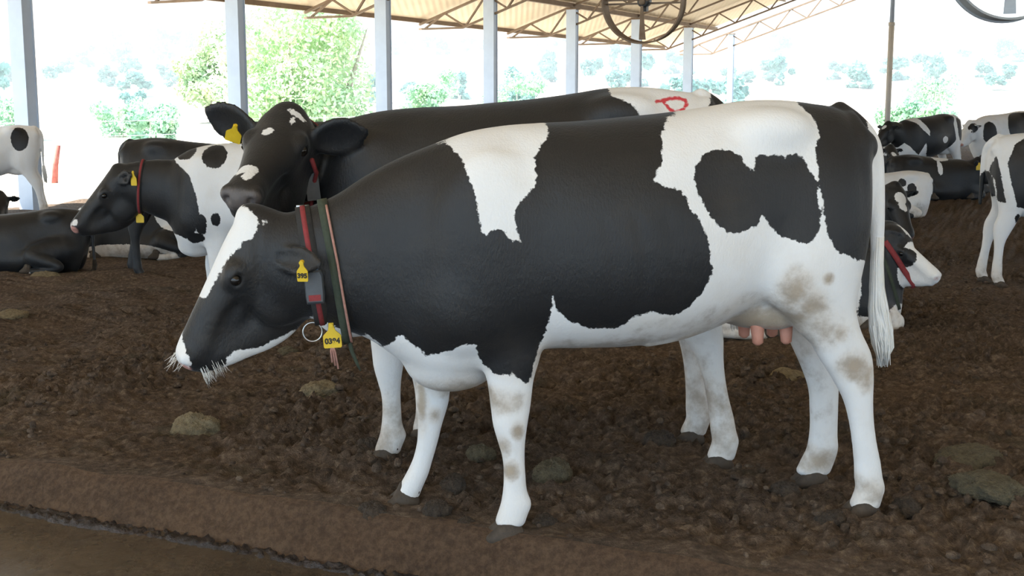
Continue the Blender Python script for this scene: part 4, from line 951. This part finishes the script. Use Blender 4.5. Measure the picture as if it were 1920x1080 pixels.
# ------------------------------------------------------------------ fans under the roof
M['fan_rust'] = noisy('rusty_fan_steel', (.20, .135, .085), (.33, .25, .18), 5, .65, .25, .1)
M['fan_overexposed'] = noisy('overexposed_fan_steel', (.50, .55, .60), (.42, .46, .50), 4, .5, .2, .05)  # same kind of fan, its steel coloured pale to stand for overexposure
M['motor'] = noisy('motor_housing', (.05, .06, .075), (.09, .085, .08), 12, .5)
def fan(pos, R, axis, m_, label):
    t = tag(empty('barn_fan', pos), label, 'fan', 'fans hung under the roof')
    A = Vector(axis).normalized(); U = Vector((0, 0, 1)); U = (U - A * U.dot(A)).normalized(); W_ = A.cross(U)
    n = 64; mb = MB(); prof = [(R, -.14), (R + .024, -.15), (R + .024, -.12), (R + .008, -.115), (R + .008, .115), (R + .024, .12), (R + .024, .15), (R, .14)]
    V = [A * b + (U * math.cos(2 * math.pi * i / n) + W_ * math.sin(2 * math.pi * i / n)) * a for i in range(n) for a, b in prof]; k = len(prof)
    Fc = [(i * k + j, i * k + (j + 1) % k, ((i + 1) % n) * k + (j + 1) % k, ((i + 1) % n) * k + j) for i in range(n) for j in range(k)]
    mesh_obj('shroud_ring', V, Fc, m_, t, smooth=False)
    MB().tube([A * -.17, A * -.15, A * .06, A * .08], [.05, .085, .085, .06], 18).build('motor', M['motor'], t, True)
    MB().box(tuple(A * -.08 - U * .10), (.06, .035, .05), (A, W_, U)).build('terminal_box', M['motor'], t)
    MB().tube([A * .07, A * .13], [.05, .045], 16).build('hub', m_, t, True)
    for q in range(3):
        a0 = math.pi + q * 2 * math.pi / 3; V = []; Fc = []
        for j in range(9):
            r = .06 + (R - .10) * j / 8; w = .035 + .025 * j / 8; tw = .75 - .45 * j / 8
            rad = U * math.cos(a0) + W_ * math.sin(a0); tg = A.cross(rad)
            d1 = tg * math.cos(tw) + A * math.sin(tw); nn = rad.cross(d1)
            for e, th in ((-1, 0), (1, 0), (1, .006), (-1, .006)): V.append(A * .10 + rad * r + d1 * w * e + nn * th)
        for j in range(8):
            for e in range(4): Fc.append((j * 4 + e, j * 4 + (e + 1) % 4, j * 4 + 4 + (e + 1) % 4, j * 4 + 4 + e))
        Fc += [(3, 2, 1, 0), (32, 33, 34, 35)]
        mesh_obj('blade', V, Fc, m_, t, smooth=False)
    for s_ in (-1, 1):
        MB().bar(W_ * R - A * .10 + U * .03 * s_, W_ * -R - A * .10 + U * .03 * s_, .03, .014, A).build('support_bar', m_, t)
    MB().bar(U * R - A * .10, U * .08 - A * .10, .03, .014, A).build('support_bar', m_, t)
    b = np.array(pos); l = float((b[:2] - P0[:2]) @ QV[:2]); zt = roof_z(l)
    for s_ in (-1, 1): MB().tube([W_ * (R * .5 * s_) + U * R * .87, W_ * (R * .5 * s_) + Vector((0, 0, zt - pos[2] + .02))], .012, 8).build('hanger_rod', m_, t, True)
def at(px, py, y):
    d = Vector((px - 960, 2300 * math.cos(PITCH) + (540 - py) * math.sin(PITCH), -2300 * math.sin(PITCH) + (540 - py) * math.cos(PITCH))); return Vector((0, 0, 1.5)) + d * (y / d.y)
fan(at(1207, 3, 19.0), .60, (-.36, -.92, -.10), M['fan_rust'], 'rusty ring fan hanging from the roof above the middle of the barn')
fan(at(1892, -72, 12.6), .565, (-.1, -.99, .05), M['fan_overexposed'], 'ring fan coloured pale for overexposure at the upper right corner, mostly out of view')

# ------------------------------------------------------------------ clumps of dung and straw on the bedding
M['straw_dung'] = noisy('straw_dung', (.19, .145, .085), (.40, .32, .19), 45, .95, 0, 1.0, .02, 6)
M['green_dung'] = noisy('olive_dung', (.095, .080, .050), (.19, .16, .10), 40, .95, 0, 1.0, .02, 6)
M['dark_clod'] = noisy('dark_clod', (.035, .026, .019), (.085, .062, .044), 22, .95, 0, 1.0, .02, 6)
def lump_mesh(seed, rx, ry, rz, n=84, m=40):
    rnd = np.random.RandomState(seed); V = []; o = rnd.rand(3) * 20
    th = np.linspace(0, math.pi * .62, m); ph = np.linspace(0, 2 * math.pi, n, endpoint=False)
    T, Pp = np.meshgrid(th, ph, indexing='ij'); x = np.sin(T) * np.cos(Pp); y = np.sin(T) * np.sin(Pp); z = np.cos(T)
    d = 1 + .20 * vnoise(x * 1.6 + o[0], y * 1.6 + z + o[1], seed) + .07 * (.4 - np.abs(vnoise(x * 3.2 + o[1] + z, y * 3.2 + o[2], seed + 1))) * 2 + .07 * vnoise(x * 9 + o[2], y * 9 + z * 5, seed + 2) + .05 * vnoise(x * 22 + o[2], y * 22 + z * 9, seed + 3)
    P = np.stack([x * d * rx, y * d * ry, z * d * rz], -1).reshape(-1, 3)
    idx = np.arange(m * n).reshape(m, n); q = np.stack([idx[:-1], idx[1:], np.roll(idx[1:], -1, 1), np.roll(idx[:-1], -1, 1)], -1).reshape(-1, 4)
    return P, q
def gxy(px, py):
    d = at(px, py, 1.0) - Vector((0, 0, 1.5)); t = 1.5 / -d.z
    for _ in range(12): t = (1.5 - gzf(d.x * t, d.y * t)) / -d.z
    return d.x * t, d.y * t
def fz(x, y):
    q = np.array([x, y]) - KO; vv = float(q @ KV); return gzf(x, y) + float(clod_noise(np.array([x]), np.array([y]))[0]) * (1 if vv > .3 else .4)
CL = [(370, 806, .115, .085, .085, 'straw_dung', 'pale round straw dung clump nearest the kerb at the left'), (600, 745, .135, .10, .055, 'straw_dung', 'broad pale straw dung clump below the neck tag'),
      (1478, 712, .10, .09, .05, 'straw_dung', 'pale flat dung clump between the hind legs'), (1815, 872, .19, .12, .05, 'green_dung', 'long flat olive dung patch at the right'), (1855, 938, .16, .11, .05, 'green_dung', 'olive dung patch in front of the long one at the right'),
      (84, 524, .17, .12, .08, 'straw_dung', 'dung clump beside the lying black cow at the left'), (20, 602, .16, .12, .06, 'straw_dung', 'flat dung clump at the left edge of the bedding'), (850, 930, .05, .05, .045, 'dark_clod', 'dark clod between the two front legs'),
      (1035, 905, .085, .07, .06, 'green_dung', 'olive clod right of the near front leg'), (700, 962, .07, .055, .045, 'dark_clod', 'dark clod in front of the stepping far hoof'), (1560, 985, .07, .05, .045, 'dark_clod', 'muddy clod against the near hind hoof'), (540, 668, .09, .07, .04, 'green_dung', 'low olive dung clump under the jaw'),
      (1235, 840, .07, .06, .06, 'dark_clod', 'dark clod beside the hind hooves of the cow behind'), (872, 985, .05, .04, .035, 'dark_clod', 'small clod left of the near front hoof by the kerb'), (1700, 958, .06, .05, .045, 'dark_clod', 'dark clod right of the near hind hoof'), (820, 968, .055, .045, .04, 'dark_clod', 'dark clod right of the stepping front hoof'), (1022, 985, .05, .045, .04, 'dark_clod', 'dark clod just right of the near front hoof'), (900, 870, .06, .05, .045, 'green_dung', 'olive clod left of the near front leg'),
      (690, 850, .07, .055, .045, 'dark_clod', 'dark clod left of the front hooves of the cow behind'), (1470, 935, .06, .05, .04, 'dark_clod', 'dark clod left of the far hind hoof'), (1690, 545, .14, .10, .05, 'dark_clod', 'dark clod in front of the lying collared cow')]
for i, (px, py, rx, ry, rz, mm, lab) in enumerate(CL):
    x, y = gxy(px, py); P, q = lump_mesh(100 + i, rx, ry, rz)
    o = mesh_obj('dung_clump', P, q, M[mm]); o.location = (x, y, fz(x, y) - rz * .25); o.rotation_euler = (0, 0, i * 1.3); tag(o, lab, 'dung clump')
# loose crumbs of bedding nobody could count
rs = np.random.RandomState(11); PV = []; PF = []; nv = 0
base = [lump_mesh(200 + i, 1, 1, .8, 9, 5) for i in range(6)]
cnt = 0
while cnt < 7000:
    uu = rs.uniform(-5, 6.5); vv = rs.rand()**1.5 * 11 + .05
    x = KO[0] + KU[0] * uu + KV[0] * vv; y = KO[1] + KU[1] * uu + KV[1] * vv
    if vnoise(np.array([x * .9]), np.array([y * .9]), 71)[0] + rs.uniform(-.5, .5) < -.1: continue
    P, q = base[cnt % 6]; s_ = .007 + .015 * rs.rand()**2.5 * (1 if vv < 5 else 1.4); a = rs.uniform(0, 6.28); R = np.array([[math.cos(a), -math.sin(a), 0], [math.sin(a), math.cos(a), 0], [0, 0, 1]])
    PV.append((P * s_ * rs.uniform(.5, 1.6, 3)) @ R.T + np.array([x, y, fz(x, y)])); PF.append(q + nv); nv += len(P); cnt += 1
# (crumbs become part of the floor's own surface)
FV = np.zeros(len(floor.data.vertices) * 3, np.float32); floor.data.vertices.foreach_get('co', FV); FV = FV.reshape(-1, 3)
FQ = np.zeros(len(floor.data.polygons) * 4, np.int32); floor.data.polygons.foreach_get('vertices', FQ); FQ = FQ.reshape(-1, 4)
tmp = mesh_obj('tmp', np.concatenate([FV] + PV), np.concatenate([FQ] + [q + len(FV) for q in PF]), M['soil'])
floor.data = tmp.data; bpy.data.objects.remove(tmp)

# ------------------------------------------------------------------ outside: trees, wire fence, leaning red post
def leaf_material(name, c1, c2, c3):
    m = mat(name, c1, .6); n = NT(m); n.color(n.ramp(n.noise(.8, 4), [(.3, c1), (.5, c2), (.7, c3)])); n.b.inputs['Subsurface Weight'].default_value = 0
    tr = n.node('ShaderNodeBsdfTranslucent'); n.l.new(n.b.inputs['Base Color'].links[0].from_socket, tr.inputs[0]); mx = n.node('ShaderNodeMixShader'); mx.inputs[0].default_value = .35
    out = n.n['Material Output']; n.l.new(n.b.outputs[0], mx.inputs[1]); n.l.new(tr.outputs[0], mx.inputs[2]); n.l.new(mx.outputs[0], out.inputs[0]); return m
M['leaf_blown_out'] = leaf_material('blown_out_leaves', (.40, .58, .38), (.55, .70, .46), (.80, .80, .52))  # leaf green paled so the crowns look blown out by sun
M['leaf_hill_hazed'] = leaf_material('haze_tinted_hill_leaves', (.17, .38, .34), (.22, .44, .40), (.28, .50, .42))  # haze and overexposure put into the leaf colour, on top of the volume
M['leaf_bush_hazed'] = leaf_material('haze_tinted_bush_leaves', (.30, .50, .36), (.42, .62, .46), (.56, .70, .46))  # leaf colour lightened to make the bushes look hazy
M['bark'] = noisy('bark', (.30, .26, .21), (.42, .38, .32), 6)
def crown_mesh(seed, nl, leaf, R, H, blobs_, trunk_h):
    rs = np.random.RandomState(seed); C_ = []
    for i in range(blobs_):
        a = rs.uniform(0, 6.28); r = R * .72 * math.sqrt(rs.rand()); h = trunk_h + (H - trunk_h) * (.15 + .8 * rs.rand()); C_.append((math.cos(a) * r, math.sin(a) * r, h, R * rs.uniform(.25, .42)))
    C_ = np.array(C_); k = rs.randint(0, blobs_, nl); d = rs.normal(size=(nl, 3)); d /= np.linalg.norm(d, axis=1)[:, None]
    p = C_[k, :3] + d * (C_[k, 3] * rs.uniform(.55, 1.0, nl))[:, None] * np.array([1, 1, .8])
    u = rs.normal(size=(nl, 3)); u /= np.linalg.norm(u, axis=1)[:, None]; w = np.cross(u, d); w /= np.linalg.norm(w, axis=1)[:, None] + 1e-6
    s1 = leaf * rs.uniform(.6, 1.3, nl)[:, None]
    V = np.stack([p - u * s1, p + w * s1 * .55, p + u * s1, p - w * s1 * .55], 1).reshape(-1, 3); return V, np.arange(nl * 4).reshape(-1, 4), C_
def tree(name, x, y, label, cat, seed, H, R, leafmat, nl=2600, leaf=.12, blobs_=12, trunk=.3, group=None, trunks=1):
    t = tag(empty(name, (x, y, terr(x, y))), label, cat, group); V, q, C_ = crown_mesh(seed, nl, leaf, R, H, blobs_, H * trunk)
    mesh_obj('foliage', V, q, leafmat, t, smooth=False)
    mb = MB(); rnd = random.Random(seed)
    for k in range(trunks):
        bx_ = (k - (trunks - 1) / 2) * R * .5; mb = MB(); top = Vector((bx_ * 1.6, 0, H * .72)); mb.tube([Vector((bx_, 0, -.3)), Vector((bx_ * 1.2, .1, H * .35)), top], [H * .022 + .03, H * .016 + .02, .02], 8)
        mb.build('trunk', M['bark'], t, True)
    return t
tree('tree', -11.4, 64.0, 'tall loose yellow-green tree outside between the second and third posts', 'tree', 1, 8.0, 5.0, M['leaf_blown_out'], 24000, .14, 46, .02, trunks=3)
tree('tree', -20.3, 84.0, 'yellow-green tree left of the second post, beyond the spotted cow', 'tree', 2, 6.6, 2.9, M['leaf_blown_out'], 9000, .16, 34, .0)
NEAR = [(-11.4, 64, 6), (-20.3, 84, 4)]
for x_, y_, h_, r_, lab in ((-4.2, 70, 3.6, 2.2, 'rounded green bush outside between the third and fourth posts'), (.3, 74, 3.2, 2.6, 'haze-paled green bush outside between the fourth and fifth posts'), (-22, 70, 1.7, 2.2, 'low haze-paled bush beyond the fence at the left'), (-26.5, 66, 2.0, 1.8, 'low bush beyond the fence by the first post'), (-15.2, 52, 1.7, 1.6, 'low blue-green bush beside the second post'),
                         (20.5, 64, 2.6, 2.2, 'green bush outside behind the slim pole'), (29, 85, 3.4, 3.0, 'bush outside beyond the back row of cattle')):
    NEAR.append((x_, y_, r_ * 1.2)); tree('bush', x_, y_, lab, 'bush', int(h_ * 100), h_, r_, M['leaf_bush_hazed'], 2600, .13, 12, .0)
# trees scattered over the hillside
protos = []; spots = []
rs = np.random.RandomState(77); k = 0
for i in range(900):
    D = 85 + 330 * rs.rand()**.7; a = rs.uniform(-.47, .52); x, y = D * math.sin(a), D * math.cos(a)
    if vnoise(np.array([x * .022]), np.array([y * .022]), 81)[0] < -.02 + .12 * (D > 250): continue
    s_ = rs.uniform(1.2, 2.5) * (.75 + D / 420)
    if any((x - p[0])**2 + (y - p[1])**2 < (1.25 * (s_ + p[2]))**2 for p in spots) or k >= 230: continue
    if any((x - p[0])**2 + (y - p[1])**2 < (1.3 * s_ + p[2])**2 for p in NEAR): continue
    spots.append((x, y, s_))
    if k < 6:
        V, q, _ = crown_mesh(400 + k, 700, .15, .85, 1.6, 10, .0); o = mesh_obj('hill_tree', V, q, M['leaf_hill_hazed'], smooth=False); protos.append(o)
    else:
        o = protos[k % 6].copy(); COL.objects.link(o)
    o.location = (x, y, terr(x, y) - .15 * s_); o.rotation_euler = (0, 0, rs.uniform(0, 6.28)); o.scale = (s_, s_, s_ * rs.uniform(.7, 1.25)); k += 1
    tag(o, 'small haze-paled green tree scattered on the bright hillside outside the barn', 'tree', 'trees scattered over the hillside')
# wire fence beyond the open side
fx0 = np.array(bp(-8, -9.5, 0)[:2]); fx1 = np.array(bp(46, -9.5, 0)[:2])
t = tag(empty('wire_fence', (fx0[0], fx0[1], 0)), 'thin wire fence on slim grey posts outside the open side', 'fence')
pts = []
for i in range(10):
    p = fx0 + (fx1 - fx0) * i / 9; z = terr(*p); pts.append((p[0] - fx0[0], p[1] - fx0[1], z))
    MB().tube([(pts[-1][0], pts[-1][1], z - .3), (pts[-1][0], pts[-1][1], z + 1.55)], .045, 8).build('post', M['truss_pole'], t, True)
for hh in (.5, 1.0, 1.45): MB().tube([(a, b, z + hh) for a, b, z in pts], .012, 5).build('wire', M['steel'], t, True)
x, y = at(105, 330, 31)[:2]
z = terr(x, y); t = tag(empty('leaning_post', (x, y, z)), 'short leaning reddish post standing in the bright field at the left', 'post')
MB().tube([(-.06, 0, -.2), (.0, 0, .45), (.10, 0, .95)], [.085, .075, .06], 10).build('shaft', noisy('red_paint_worn', (.42, .10, .08), (.50, .20, .16), 9), t, True)

# pale sunlit haze lying over the valley beyond the barn
m = bpy.data.materials.new('valley_haze'); m.use_nodes = True; nt = m.node_tree; nt.nodes.remove(nt.nodes['Principled BSDF'])
vs_ = nt.nodes.new('ShaderNodeVolumeScatter'); vs_.inputs['Color'].default_value = (.80, .95, 1.0, 1); vs_.inputs['Density'].default_value = .0065; vs_.inputs['Anisotropy'].default_value = .2
nt.links.new(vs_.outputs[0], nt.nodes['Material Output'].inputs['Volume']); m.cycles.homogeneous_volume = True
tag(MB().box((40, 400, 22), (600, 322, 30)).build('haze', m), 'pale bright haze over the valley and hillside beyond the barn', 'haze', kind='stuff')
